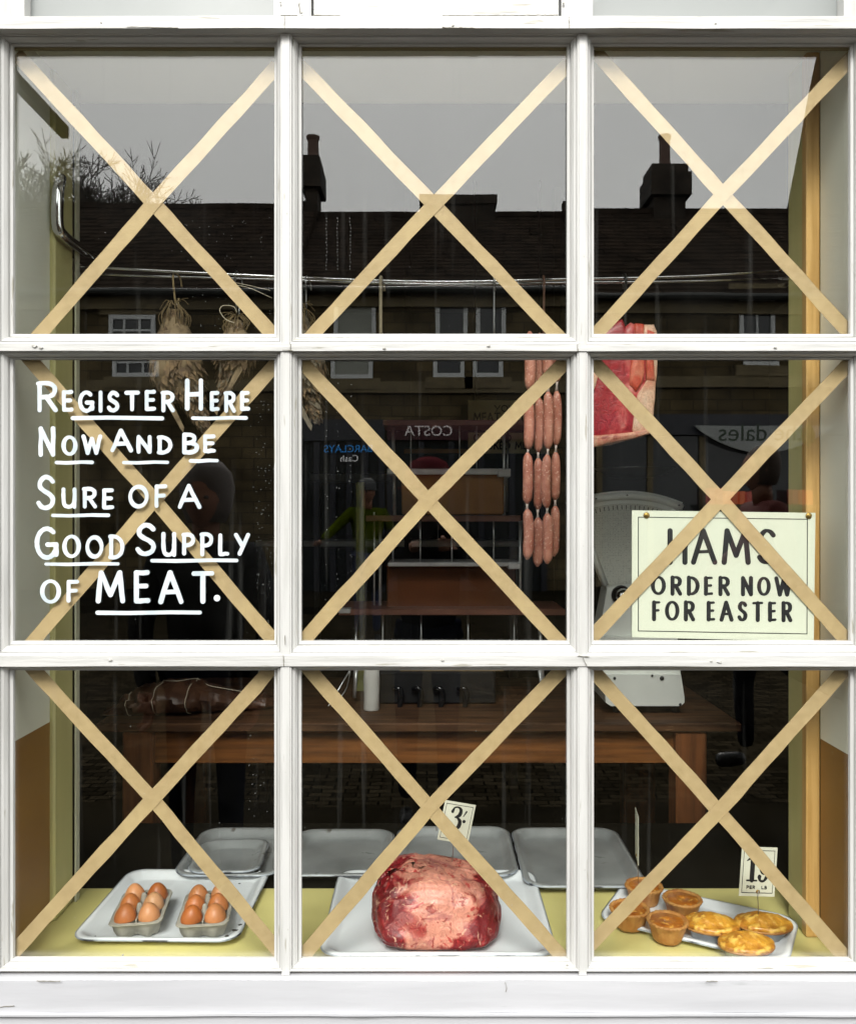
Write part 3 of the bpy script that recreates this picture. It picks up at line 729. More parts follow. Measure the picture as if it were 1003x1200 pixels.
def strip(pts, w, y, label):
    P = [Vector((p[0], p[1])) for p in pts]; q = []
    for a, b2 in zip(P[:-1], P[1:]):
        for k in range(9): q.append(a.lerp(b2, k / 9))
    q.append(P[-1])
    q = [p + Vector((noise.noise(Vector((p.x*.02, p.y*.03, y*900))), 0)) * 1.1 for p in q]
    m = MB()
    ribbon(m, q, [w * (1 + .09 * noise.noise(Vector((p.x*.05, p.y*.05, y*3000)))) for p in q], lambda u, v, d: Vector((W(u, v, 1.603).x, y + d, W(u, v, 1.603).z)), 0, .0004, .008, caps=False)
    c = W(*P[len(P)//2], 1.603); c.y = y
    m.build("masking_tape", tape_m, origin=c, label=label, cat="tape", group="strips of tape crossed over the window panes")
for i, (nm, (a, b2)) in enumerate(TP):
    strip(a, 16.6, .0046, "buff tape strip on the %s pane, falling from left to right" % nm)
    strip(b2, 16.6, .0038, "buff tape strip on the %s pane, rising from left to right" % nm)

# ------------------------------------------------------------------ inside: window bed and room
LZ = 1.5 - .87
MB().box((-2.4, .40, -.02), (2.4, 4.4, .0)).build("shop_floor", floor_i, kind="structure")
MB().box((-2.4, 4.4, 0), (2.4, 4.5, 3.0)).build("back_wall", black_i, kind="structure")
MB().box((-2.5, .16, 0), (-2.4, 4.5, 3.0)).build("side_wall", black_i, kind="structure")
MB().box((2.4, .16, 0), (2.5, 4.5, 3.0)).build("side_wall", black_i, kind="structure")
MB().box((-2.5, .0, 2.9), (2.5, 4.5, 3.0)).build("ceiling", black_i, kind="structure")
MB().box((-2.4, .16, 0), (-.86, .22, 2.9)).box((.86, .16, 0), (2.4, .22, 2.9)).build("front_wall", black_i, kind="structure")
MB().box((-.9, .0, 2.44), (.9, .36, 2.9)).build("window_soffit", cream, kind="structure")
ld = thing("display_ledge", "yellow olive painted wooden display ledge inside the window", "ledge", (0, .2, 0))
MB().box((-.86, .006, LZ - .03), (.86, .37, LZ)).build("board", ledge_m, ld)
MB().box((-.86, .006, .0), (.86, .03, LZ - .031)).build("riser", ledge_m, ld)
rs = thing("rear_shelf", "dark shelf just behind the display ledge carrying the spare trays", "shelf", (0, .6, 0))
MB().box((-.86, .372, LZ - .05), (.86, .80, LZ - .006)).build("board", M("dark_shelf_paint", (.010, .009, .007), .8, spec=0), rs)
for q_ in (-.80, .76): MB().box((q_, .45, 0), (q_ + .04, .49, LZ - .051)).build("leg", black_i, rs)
for sgn, zb, nm in ((-1, 1.5 - .445, "left"), (1, 1.5 - .463, "right")):
    t = thing("window_cheek", "%s side panel of the window bay, cream above and brown below" % nm, "panel", (sgn * .81, .1, LZ))
    xa, xb = (sgn * .80, sgn * .86) if sgn > 0 else (sgn * .86, sgn * .80)
    yb = .205 if sgn < 0 else .14
    MB().box((xa, .004, zb + .0005), (xb, yb, 2.44)).build("cream_panel", cream, t)
    MB().box((xa, .004, LZ + .0005), (xb, yb, zb)).build("brown_panel", brownw, t)
t = thing("corner_post", "olive painted post at the left of the window bay", "post", (-.80, .25, LZ))
MB().bbox((-.86, .206, LZ + .001), (-.79, .30, 2.44), .004).build("post", olive, t)
MB().box((-.8105, .2035, LZ + .002), (-.8045, .2058, 2.43)).build("shadow_gap", M("gap_brown", (.16, .12, .04), .8), t)
MB().box((-.787, .3005, LZ + .001), (-.783, .318, 2.44)).build("edge_strip", M("pale_edge", (.55, .55, .42), .5), t)
t = thing("corner_post", "olive post with a pine strip at the right of the window bay", "post", (.79, .2, LZ))
MB().bbox((.772, .141, LZ + .001), (.80, .163, 2.44), .002).build("pine_strip", pine, t)
MB().bbox((.774, .1635, LZ + .001), (.86, .235, 2.44), .003).build("post", olive, t)
# iron arm on the wall outside, seen only in the glass
ar = thing("sign_bracket", "dark iron arm mirrored at the top left of the glass", "bracket", (-1.32, -.02, 2.89))
MB().bbox((-1.335, -1.52, 2.865), (-1.305, -.02, 2.91), .003).build("arm", M("matt_black_iron", (.012, .012, .012), .9, spec=0), ar)
MB().bbox((-1.37, -.02, 2.80), (-1.27, -.0105, 2.98), .002).build("wall_plate", M("matt_black_iron", (.012, .012, .012), .9, spec=0), ar)

# chrome loops and meat rail
def loop(pts, label):
    P = [W(*p) for p in pts]
    m = MB().tube(P, [.010, .0125, .0125, .0115, .010], 12, 5); m.build("chrome_bracket", chrome, origin=P[0], smooth=True, label=label, cat="bracket", group="chrome loops at the ends of the meat rail")
loop([(74, 208, 1.82), (70, 222, 1.80), (69, 262, 1.80), (76, 276, 1.82), (96, 291, 1.9), (118, 303, 1.99)], "tall chrome loop bracket on the olive post at the left")
loop([(939, 180, 1.84), (949, 205, 1.80), (954, 245, 1.78), (950, 278, 1.80), (938, 292, 1.88), (918, 305, 1.97)], "curved chrome loop bracket on the pine strip at the right")
YRL = 1.98
rl = thing("meat_rail", "long chrome double hanging rail across the top of the bay", "rail", W(503, 328, YRL))
MB().tube([W(90, 312, YRL-.03), W(325, 324, YRL-.02), W(510, 330, YRL), W(665, 327, YRL-.01), W(800, 324, YRL-.02), W(925, 317, YRL-.03)], .0042, 8, 6).build("tube", chrome, rl, True)
MB().tube([W(90, 321, YRL+.02), W(325, 327.5, YRL+.02), W(510, 333, YRL+.02), W(665, 331, YRL+.02), W(800, 329.5, YRL+.02), W(925, 326, YRL+.02)], .0036, 8, 6).build("tube", chrome, rl, True)
for px, py in ((88, 317), (926, 321)):
    p = W(px, py, YRL); MB().bbox(p - Vector((.011, .05, .022)), p + Vector((.011, .04, .022)), .004).build("end_bracket", steel, rl)
def hook(px, y0, y1, label, mat=dark_metal, r=.0028, straight=True):
    a = W(px, y0, YRL - .005); b2 = W(px, y1, YRL - .005)
    m = MB().tube([a + Vector((.006, .03, -.012)), a + Vector((.004, .026, .006)), a + Vector((0, .0, .013)), a + Vector((0, -.018, 0)), a + Vector((0, -.012, -.03)),
                   b2 + Vector((0, -.01, .03)), b2 + Vector((0, .0, .004)), b2 + Vector((0, .02, .0)), b2 + Vector((0, .026, .02))], r, 6, 4)
    m.build("meat_hook", mat, origin=a, smooth=True, label=label, cat="hook", group="hooks on the meat rail")
hook(207, 326, 356, "hook holding the leftmost brown bird", twine_m, .0022)
hook(279, 324, 366, "hook holding the second bird, near the first mullion", steel, .0018)
hook(361, 330, 372, "thin hook beside the first mullion in the middle pane", steel, .0018)
hook(448, 331, 398, "pale strap hook hanging in the left of the middle pane", M("pale_strap", (.34, .29, .2), .8), .004)
hook(580, 330, 400, "thin grey hook in the right of the middle pane", steel, .0022)
hook(638, 330, 398, "brown hook carrying the sausages", M("rusty_hook", (.13, .06, .035), .6), .003)
hook(733, 328, 392, "dark hook through the hanging beef", dark_metal, .0035)

# ------------------------------------------------------------------ hanging birds
f1 = M("brown_feather", (.20, .13, .065), .85, col2=(.08, .05, .028), ns=60, lo=.4, hi=.6)
f2 = M("buff_feather", (.22, .16, .09), .85, col2=(.09, .06, .032), ns=50, lo=.45, hi=.65)
f3 = M("pale_feather", (.17, .14, .10), .9, col2=(.11, .09, .06), ns=40)
straw_m = M("straw", (.17, .12, .055), .9, col2=(.13, .09, .04), ns=40)
def bird(px, ytop, ybody, yend, lean, label, wid, seed, pale=False, Y=1.97):
    rnd = random.Random(seed); top = W(px, ytop, Y); end = W(px + lean, yend, Y); mid = W(px + lean*.1, ybody, Y)
    t = thing("hanging_bird", label, "bird", top, group="game birds hanging from the rail")
    path = [top.lerp(mid, .08), top.lerp(mid, .3), top.lerp(mid, .65), mid, mid.lerp(end, .35), mid.lerp(end, .62), mid.lerp(end, .85), end]
    rad = [wid*.22, wid*.42, wid*.85, wid, wid*.72, wid*.35, wid*.2, wid*.06]
    b_ = MB().tube(path, rad, 14, 4); displace(b_, .006, 40, seed); b_.build("body", f2 if not pale else f3, t, True)
    fe = MB(); fp = MB()
    P = catmull(path, 6)
    for k in range(900):
        s_ = rnd.random() ** .8; i = int(s_ * (len(P) - 2)); p = P[i]; d = (P[i+1] - P[i]).normalized(); r = lerp_list(rad, s_)
        a = rnd.uniform(0, 2*math.pi); sdv = d.orthogonal().normalized(); up = d.cross(sdv); nrm = sdv*math.cos(a) + up*math.sin(a)
        L_ = rnd.uniform(.018, .035) * (1.2 if s_ < .5 else .9); w = L_ * .22; tan = d.cross(nrm)
        q0 = p + nrm * r * .95; dirn = (d * 1 + nrm * rnd.uniform(.05, .4) + tan * rnd.uniform(-.4, .4)).normalized()
        q1 = q0 + dirn * L_ * .5; q2 = q0 + dirn * L_
        (fp if rnd.random() < (.5 if pale else .10) else fe).add([q0, q1 + tan*w, q2 - nrm * .002, q1 - tan*w], [(0, 1, 2, 3)])
    fe.build("plumage", f1, t, kind="stuff"); fp.build("pale_plumage", f3, t, kind="stuff")
    st = MB()
    for k in range(26):       # trussed feet and straw tie
        a = rnd.uniform(0, 6.28); q = top + Vector((math.cos(a)*.012, math.sin(a)*.012, rnd.uniform(-.005, .008)))
        q2 = top.lerp(mid, .38) + Vector((math.cos(a)*wid*rnd.uniform(.2, .55), math.sin(a)*wid*.5, rnd.uniform(-.02, .02)))
        st.tube([q, q.lerp(q2, .5) + Vector((math.cos(a), math.sin(a), 0)) * .014, q2], .0011, 4, 3)
    for k in range(8):
        a = rnd.uniform(0, 6.28); st.tube([top, top + Vector((math.cos(a)*.02, math.sin(a)*.01, .012)), top + Vector((math.cos(a)*.036, math.sin(a)*.015, rnd.uniform(-.01, .02)))], .001, 4, 3)
    st.build("straw_tie", straw_m, t)
    wg = MB(); side = 1 if lean >= 0 else -1        # folded wing
    for k in range(9):
        q = mid + Vector((-side*wid*.7, -wid*.5, .01 - k*.004)); e = q + Vector((side*(.02 + k*.006), -.004 - k*.0006, -.055 - k*.008))
        n_ = Vector((1, 0, .4)) * .0055
        wg.add([q - n_, q + n_, e + n_*.8, e + Vector((.002, 0, -.01)), e - n_*.8], [(0, 1, 2, 3, 4)])
    wg.build("wing", f3 if pale else f2, t)
    bk = end + Vector((0, 0, .004)); MB().tube([bk, bk + Vector((.004*side, -.003, -.012)), bk + Vector((.007*side, -.004, -.02))], [.004, .0025, .0006], 6).build("beak", M("horn_beak", (.34, .24, .12), .4), t, True)
bird(205, 357, 432, 500, 36, "largest hanging brown game bird, behind the painted words, straw tie on top", .062, 2)
bird(279, 372, 412, 458, -16, "hanging dark game bird with thin wire at the right edge of the left pane", .045, 9)
bird(352, 362, 430, 486, 20, "pale feathered hanging bird half hidden by the first mullion", .058, 4, True)
# thin wires beside the second bird
t = thing("trussing_wire", "thin pale wire loops above the second hanging bird", "wire", W(279, 360, 1.95))
MB().tube([W(276, 378, 1.94), W(266, 374, 1.94), W(259, 364, 1.94), W(263, 358, 1.94), W(275, 359, 1.94), W(279, 366, 1.94)], .0009, 5, 6).build("wire_loop", string_m, t, True)
MB().tube([W(272, 330, 1.94), W(292, 334, 1.94), W(318, 340, 1.94)], .0008, 5, 6).build("wire_end", string_m, t, True)
MB().tube([W(280, 334, 1.94), W(296, 338, 1.94), W(320, 349, 1.94)], .0008, 5, 6).build("wire_end", string_m, t, True)

# ------------------------------------------------------------------ sausages
saus = M("raw_sausage", (.54, .235, .165), .42, col2=(.42, .15, .10), ns=45, nd=6, bs=120, bstr=.25, bdist=.001, sss=.12,
         col3=(.74, .46, .36), ns3=170, lo3=.58, hi3=.66, coat=.08, lo=.4, hi=.6)
casing = M("twisted_casing", (.52, .44, .40), .3, sss=.1)
strands = [
 (1.945, [(622, 388, 622, 458, 7.6), (621, 466, 620.5, 527, 6.8), (619.5, 530, 619, 591, 6.8), (619, 596, 619, 656, 6.8)]),
 (1.975, [(634, 390, 633.5, 455, 6.6), (633, 465, 632, 531, 5.6), (632, 536, 631.5, 598, 6.2), (631.5, 606, 631, 664, 6.6)]),
 (1.930, [(645, 388, 645, 448, 6.8), (643.5, 458, 643.5, 527, 6.8), (643, 532, 642.5, 596, 6.4), (642.5, 601, 642.5, 661, 6.2)]),
 (1.965, [(655, 392, 654, 448, 6.0), (653.5, 457, 653, 523, 5.4), (652.5, 529, 652, 587, 5.4), (652, 592, 650.5, 652, 5.6)]),
]
for si, (Y, ls) in enumerate(strands):
    names = ["leftmost", "second from left", "third from left and frontmost", "rightmost"]
    t = thing("sausage_string", "%s string of pink sausages hanging beside the second mullion" % names[si], "sausages", W(ls[0][0], ls[0][1], Y), group="strings of sausages hanging in the middle pane")
    prev = None
    for (xa, ya, xb, yb, r) in ls:
        n = 13; pts = []; rr = []; bend = random.uniform(-2.2, 2.2); r *= random.uniform(.86, 1.0)
        for k in range(n):
            s_ = k / (n-1); e = math.sin(math.pi * min(1, max(0, s_)))
            pts.append(W(xa + (xb-xa)*s_ + bend*e, ya + (yb-ya)*s_, Y)); x = abs(2*s_ - 1)
            rr.append(r/1000*Y*max(.22, (1 - x**5.5)**.5) * (1 + .07*noise.noise(Vector((s_*5, si, ya)))))
        MB().tube(pts, rr, 14).build("sausage", saus, t, True)
        if prev is not None:
            a, b2 = prev, pts[0]; MB().tube([a + Vector((0, 0, .004)), a.lerp(b2, .5), b2 - Vector((0, 0, .004))], [.004, .0022, .0042], 8).build("casing_twist", casing, t, True)
        prev = pts[-1]

# ------------------------------------------------------------------ hanging beef
def meat_mat(name, lean, lean2, fat, ns, lo, hi, axis=None, pos=(0, 0, 0), seedv=(0, 0, 0), spec=.5, streak=False):
    m = bpy.data.materials.new(name); m.use_nodes = True; n, l = m.node_tree.nodes, m.node_tree.links; b = n["Principled BSDF"]
    tc = n.new("ShaderNodeTexCoord"); mp = n.new("ShaderNodeMapping"); mp.inputs["Location"].default_value = seedv; l.new(tc.outputs["Object"], mp.inputs[0])
    t = n.new("ShaderNodeTexNoise"); t.inputs["Scale"].default_value = ns; t.inputs["Detail"].default_value = 5; t.inputs["Distortion"].default_value = 1.2; l.new(mp.outputs[0], t.inputs["Vector"])
    fac = t.outputs["Fac"]
    if axis:
        s = n.new("ShaderNodeSeparateXYZ"); l.new(tc.outputs["Object"], s.inputs[0])
        for ax, k, c0, mode in axis:
            q = n.new("ShaderNodeMath"); q.operation = 'SUBTRACT'; l.new(s.outputs[ax], q.inputs[0]); q.inputs[1].default_value = c0
            if mode == 'abs':
                z = n.new("ShaderNodeMath"); z.operation = 'ABSOLUTE'; l.new(q.outputs[0], z.inputs[0]); q = z
            w = n.new("ShaderNodeMath"); w.operation = 'MULTIPLY_ADD'; l.new(q.outputs[0], w.inputs[0]); w.inputs[1].default_value = k; l.new(fac, w.inputs[2]); fac = w.outputs[0]
    r = n.new("ShaderNodeValToRGB"); e = r.color_ramp.elements
    e[0].position = lo; e[0].color = (*lean, 1); e[1].position = hi; e[1].color = (*fat, 1)
    e2 = e.new((lo*.75 + hi*.25)); e2.color = (*lean2, 1)
    l.new(fac, r.inputs["Fac"])
    t2 = n.new("ShaderNodeTexNoise"); t2.inputs["Scale"].default_value = ns*6; t2.inputs["Detail"].default_value = 8; t2.inputs["Distortion"].default_value = 2.5; l.new(mp.outputs[0], t2.inputs["Vector"])
    mr = n.new("ShaderNodeMapRange"); mr.inputs[1].default_value = .3; mr.inputs[2].default_value = .75; mr.inputs[3].default_value = .72; mr.inputs[4].default_value = 1.18; l.new(t2.outputs["Fac"], mr.inputs[0])
    cc = n.new("ShaderNodeMix"); cc.data_type = 'RGBA'; cc.blend_type = 'MULTIPLY'; cc.inputs[0].default_value = 1
    src = r.outputs[0]
    if streak:
        for sc_, st_, lo2, hi2, col_, amt in ((16, 2.5, .60, .64, (.46, .03, .03), .85), (9, 4, .58, .63, (.44, .14, .13), .7), (38, 2.5, .60, .65, (.74, .42, .29), .7), (22, 3.5, .60, .625, (.30, .02, .02), .75)):
            t3 = n.new("ShaderNodeTexNoise"); t3.inputs["Scale"].default_value = sc_; t3.inputs["Detail"].default_value = 5; t3.inputs["Distortion"].default_value = st_; l.new(mp.outputs[0], t3.inputs["Vector"])
            m3 = n.new("ShaderNodeMapRange"); m3.inputs[1].default_value = lo2; m3.inputs[2].default_value = hi2; m3.inputs[4].default_value = amt; l.new(t3.outputs["Fac"], m3.inputs[0])
            c3 = n.new("ShaderNodeMix"); c3.data_type = 'RGBA'; l.new(m3.outputs[0], c3.inputs[0]); l.new(src, c3.inputs[6]); c3.inputs[7].default_value = (*col_, 1); src = c3.outputs[2]
    l.new(src, cc.inputs[6]); l.new(mr.outputs[0], cc.inputs[7]); l.new(cc.outputs[2], b.inputs["Base Color"])
    bp = n.new("ShaderNodeBump"); bp.inputs["Strength"].default_value = .5; bp.inputs["Distance"].default_value = .003; l.new(t2.outputs["Fac"], bp.inputs["Height"]); l.new(bp.outputs[0], b.inputs["Normal"])
    b.inputs["Roughness"].default_value = .42; b.inputs["Coat Weight"].default_value = .12; b.inputs["Coat Roughness"].default_value = .25
    b.inputs["Subsurface Weight"].default_value = .08; b.inputs["Subsurface Radius"].default_value = (.01, .003, .002)
    return m
beef_o = W(720, 450, 1.97)
lean_m = meat_mat("raw_beef_lean", (.33, .012, .022), (.46, .045, .05), (.72, .30, .24), 9, .46, .70, [(0, 2.2, .03, None)])
fat_m = meat_mat("beef_fat", (.60, .22, .13), (.70, .38, .25), (.80, .58, .42), 14, .32, .6)
oran_m = meat_mat("beef_rib_muscle", (.56, .06, .03), (.62, .10, .055), (.70, .26, .16), 26, .40, .75)
t = thing("beef_joint", "hanging slab of red raw beef with a fat edge, behind the right panes", "meat", beef_o)
def slab(poly, y0, y1, mat, name, bev=.008):
    # bulging polygon: inset front
    P = [Vector((W(x, y, 1.97).x, W(x, y, 1.97).z)) for x, y in poly]; n = len(P)
    q = []
    for i in range(n):
        for k in range(4): q.append(P[i].lerp(P[(i+1) % n], k/4))
    P = q; n = len(P); c = sum(P, Vector((0, 0))) / n; loops = []
    for (sc_, y) in ((.90, y1), (1.0, y1 - bev), (1.0, y0 + bev), (.965, y0 + bev*.3), (.80, y0), (.4, y0 - .002), (.02, y0 - .003)):
        loops.append([(c.x + (p.x - c.x)*sc_, y, c.y + (p.y - c.y)*sc_) for p in P])
    m = MB().loft(loops, True, True); displace(m, .004, 22, len(poly)); return m.build(name, mat, t, True)
y0 = .335
slab([(680, 385), (702, 392), (715, 382), (728, 378), (731, 386), (738, 381), (753, 388), (766, 393), (765, 440), (762, 470), (759, 505), (735, 516), (690, 522), (676, 500), (674, 430)], y0, y0 + .075, lean_m, "lean")
slab([(751, 385), (763, 384), (767, 392), (766, 440), (764, 470), (760, 504), (740, 512), (737, 505), (741, 470), (743, 464), (752, 452), (756, 440), (755, 400)], y0 - .008, y0 + .05, fat_m, "fat_edge", .006)
slab([(741, 384), (751, 385), (752, 440), (748, 452), (741, 463), (733, 455), (737, 420)], y0 - .007, y0 + .03, oran_m, "rib_muscle", .005)
slab([(754, 392), (762, 394), (762, 450), (753, 451)], y0 - .0125, y0 + .03, oran_m, "rib_muscle", .004)
slab([(678, 430), (700, 436), (696, 452), (686, 480), (678, 500)], y0 - .006, y0 + .03, fat_m, "fat_seam", .004)
slab([(676, 514), (720, 511), (760, 504), (760, 509), (730, 518), (690, 526), (677, 526)], y0 - .013, y0 + .07, meat_mat("bone_rim", (.28, .05, .03), (.5, .16, .10), (.62, .34, .22), 30, .35, .6), "bone_rim", .004)

# ------------------------------------------------------------------ HAMS sign
sg = thing("hams_sign", "cream board with black lettering HAMS ORDER NOW FOR EASTER", "sign", W(848, 750, 1.612))
sy = .0075
def smap(u, v, d):
    p = W(u, v, 1.6 + sy); return Vector((p.x, sy - d, p.z))
signb = M("cream_sign_board", (.66, .68, .56), .32, col2=(.60, .62, .51), ns=4)
MB().prism([(742, 598), (957, 601), (955, 752), (742, 747)], lambda p: smap(*p, 0), lambda p: smap(*p, -.004)).build("board", signb, sg)
for (c, a, b2) in [('H', 782, 808), ('A', 811, 842), ('M', 847, 881), ('S', 888, 912)]:
    m = MB(); letter(m, c, a + 3, b2 - 3, 622, 659, 6.2, smap, .0003, .02, .6); m.build("letter", black_ink, sg)
def sword(txt, x0, x1, y0, y1, w):
    for (c, a, b2) in word_boxes(txt, x0, x1, .24):
        m = MB(); sh = (a - 742) * .008; letter(m, c, a + w/2, b2 - w/2, y0 + w/2 + sh, y1 - w/2 + sh, w, smap, .0003, .02, .6); m.build("letter", black_ink, sg)
sword("ORDER", 764, 857, 674, 698, 4.8); sword("NOW", 869, 930, 674, 698, 4.8)
sword("FOR", 765, 816, 703, 728, 4.8); sword("EASTER", 829, 930, 703, 728, 4.8)
m = MB(); bl = [(749.5, 606), (947.5, 608.5), (947, 743), (749.5, 739.5)]
for i in range(4): ribbon(m, [bl[i], bl[(i+1) % 4]], 1.0, smap, 0, .0002 + i*.00004)
m.build("border_line", black_ink, sg)
for px, py in ((759, 604), (949, 604.5)):
    c = smap(px, py, 0); m = MB().lathe([(.0062, 0), (.006, .0012), (.004, .0024), (.0005, .003)], 12)
    o = MB(); o.v = [Vector((v.x + c.x, c.y - v.z, v.y + c.z)) for v in m.v]; o.f = m.f; o.build("brass_stud", M("aged_brass", (.34, .22, .06), .35, .9), sg, True)

# ------------------------------------------------------------------ enamel trays
def tray_mesh(w, d, mat, h=.017, r=.04, rim=True, nib=None):
    t = MB()
    prof = [(.0, .0035, .026), (-.004, .0035, .026), (.010, .0025, .0), (.0125, .0, 0)]
    loops = []
    for ins, z in ((.055, .004), (.034, .0035), (.028, .0045), (.022, .0095), (.014, h - .003), (.011, h), (.004, h + .0008), (.0, h - .001), (.0005, h - .004), (.004, h - .005), (.013, h - .006), (.026, .0), (.05, .0)):
        loops.append(rrect(w - 2*ins, d - 2*ins, max(r - ins*.6, .01), 7, z=z))
    return t.loft(loops, True, True)
def tray(loc, w, d, rz, mat, label, group, r=.04, h=.017, grp=True):
    t = thing("enamel_tray", label, "tray", loc, rz, group)
    tray_mesh(w, d, mat, h, r).build("pan", mat, t, True, local=True)
    a = [rrect(w + .0006, d + .0006, r, 7, z=h - .0005), rrect(w + .003, d + .003, r, 7, z=h - .0016), rrect(w + .0034, d + .0034, r, 7, z=h - .0032), rrect(w + .0006, d + .0006, r, 7, z=h - .0046)]
    MB().loft(a).build("rim", rim_m, t, True, local=True)
    return t
def G(x, Y, z=LZ): return Vector((x, Y - 1.6, z))
tray(G(-.545, 1.865, LZ + .0015), .335, .335, R(-1), enamel, "white enamel tray under the two egg boxes, chipped at its front right corner", "white enamel trays in the window")
tray(G(.02, 1.836, LZ + .0015), .46, .39, 0, enamel, "white enamel tray under the large meat joint", "white enamel trays in the window")
tray(G(.568, 1.795, LZ + .0015), .372, .21, R(-29), enamel, "white enamel tray set askew under the pies", "white enamel trays in the window", r=.045, h=.014)
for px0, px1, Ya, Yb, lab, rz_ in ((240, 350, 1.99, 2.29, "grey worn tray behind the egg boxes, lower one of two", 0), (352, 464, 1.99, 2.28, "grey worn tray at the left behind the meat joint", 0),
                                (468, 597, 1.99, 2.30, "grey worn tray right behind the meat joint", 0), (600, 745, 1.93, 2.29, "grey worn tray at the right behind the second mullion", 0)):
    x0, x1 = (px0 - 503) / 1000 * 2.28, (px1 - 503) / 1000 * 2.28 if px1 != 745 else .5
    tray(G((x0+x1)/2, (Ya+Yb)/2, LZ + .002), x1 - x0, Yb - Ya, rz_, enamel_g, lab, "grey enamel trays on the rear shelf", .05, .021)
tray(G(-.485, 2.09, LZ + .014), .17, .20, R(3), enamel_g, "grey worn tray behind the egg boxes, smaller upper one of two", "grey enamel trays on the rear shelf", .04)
# chipped patches on the egg tray
rnd = random.Random(3)
et = [o for o in COL.objects if o.name == "enamel_tray"][0]
chipm = M("chip_black", (.03, .025, .02), .6)
for lx, ly, lz, r in ((.150, .150, .0182, .007), (.137, .158, .0182, .006), (.125, .159, .018, .004), (.160, -.105, .0182, .004), (.156, -.128, .018, .007), (.145, -.152, .0182, .005), (-.095, -.075, .0046, .0035), (-.097, -.066, .0046, .0024),
                      (.105, .12, .0046, .003), (.11, -.09, .0046, .0018), (-.13, -.13, .0046, .0016), (.10, -.02, .0046, .0012)):
    pts = [(lx + math.cos(a)*r*rnd.uniform(.4, 1.3), ly + math.sin(a)*r*rnd.uniform(.4, 1.1), lz) for a in [k*R(40) for k in range(9)]]
    MB().add(pts + [(p[0], p[1], p[2] - .0012) for p in pts], [tuple(range(9))] + [(k, (k+1) % 9, (k+1) % 9 + 9, k + 9) for k in range(9)]).build("enamel_chip", chipm, et, local=True)

# ------------------------------------------------------------------ eggs and cartons
pulp = M("grey_paper_pulp", (.42, .40, .34), .9, col2=(.34, .32, .27), ns=60, bs=160, bstr=.6, bdist=.0015)
def carton(loc, rz, label):
    t = thing("egg_carton", label, "egg box", loc, rz, "egg boxes on the left tray")
    w, d = .098, .150
    def lobed(s, z, amp, r=.018):
        out = []
        for p in rrect(w*s, d*s, r, 4, z=z):
            out.append(p)
        # subdivide edges for scallops
        q = []
        for i in range(len(out)):
            a, b2 = out[i], out[(i+1) % len(out)]; nseg = 12 if (a-b2).length > .03 else 1
            for k in range(nseg): q.append(a.lerp(b2, k/nseg))
        res = []
        for p in q:
            sxx = abs(math.cos(math.pi * (p.x / (w*s)))) if abs(p.y) > abs(p.x) * d / w else abs(math.cos(math.pi * 1.5 * p.y / (d*s)))
            fx = .5 + .5*math.cos(2*math.pi*(p.x/(w*.5)) + math.pi) if abs(p.y)*w > abs(p.x)*d else .5 + .5*math.cos(2*math.pi*(p.y/(d/3)))
            k = 1 - amp * (1 - fx); res.append(Vector((p.x*k, p.y*k, z)))
        return res
    L_ = [lobed(1.06, .036, 0), lobed(1.07, .034, 0), lobed(1.03, .033, .01), lobed(.99, .026, .05), lobed(.93, .012, .12), lobed(.84, .002, .22), lobed(.78, .0, .25)]
    m = MB().loft(L_, False, True); displace(m, .0012, 120, loc[0]); m.build("base", pulp, t, True, local=True)
    c = MB()
    for i in (0, 1):
        for j in (0, 1, 2):
            cx, cy = (i - .5) * .047, (j - 1) * .047
            c.lathe([(.006, .003), (.015, .006), (.0205, .018), (.0232, .0335), (.0245, .0355)], 16, (cx, cy, 0), cap=False)
    c.build("cups", pulp, t, True, local=True)
    # flat web between cups and the rim
    wb2 = MB(); a = rrect(w*1.05, d*1.05, .016, 4, z=.0352); b3 = rrect(w*.90, d*.93, .016, 4, z=.0350); wb2.loft([a, b3])
    wb2.build("web", pulp, t, True, local=True)
    for j in (-.5, .5):
        MB().lathe([(.0105, .018), (.008, .034), (.0055, .050), (.004, .054), (.0005, .055)], 10, (0, j*.047, 0)).build("divider", pulp, t, True, local=True)
    ms = MB().box((-.0015, -.06, .008), (.0015, .06, .036)); ms.build("spine", pulp, t, local=True)
    return t
eggp = []
for k in range(15):
    s_ = k / 14; th = math.pi * s_; z = -math.cos(th); r = math.sin(th) * (1 - .14 * z - .05*z*z)
    eggp.append((max(r * .0218, .0002), z * .0272))
egg_cols = [(.55, .19, .055), (.62, .28, .12), (.44, .13, .03), (.66, .35, .17), (.52, .17, .05), (.58, .23, .085)]
def egg(x, y, z, rx, ry, col, label):
    t = MB().lathe(eggp, 24); m_ = M("eggshell_%d" % col, egg_cols[col], .42, col2=tuple(c*.9 for c in egg_cols[col]), ns=70, sss=.08, col3=tuple(min(1, c*1.15) for c in egg_cols[col]), ns3=220, lo3=.62, hi3=.68)
    o = t.build("egg", m_, smooth=True, origin=None, label=label, cat="egg", group="brown eggs in the two egg boxes")
    o.location = (x, y, z); o.rotation_euler = (rx, ry, 0)
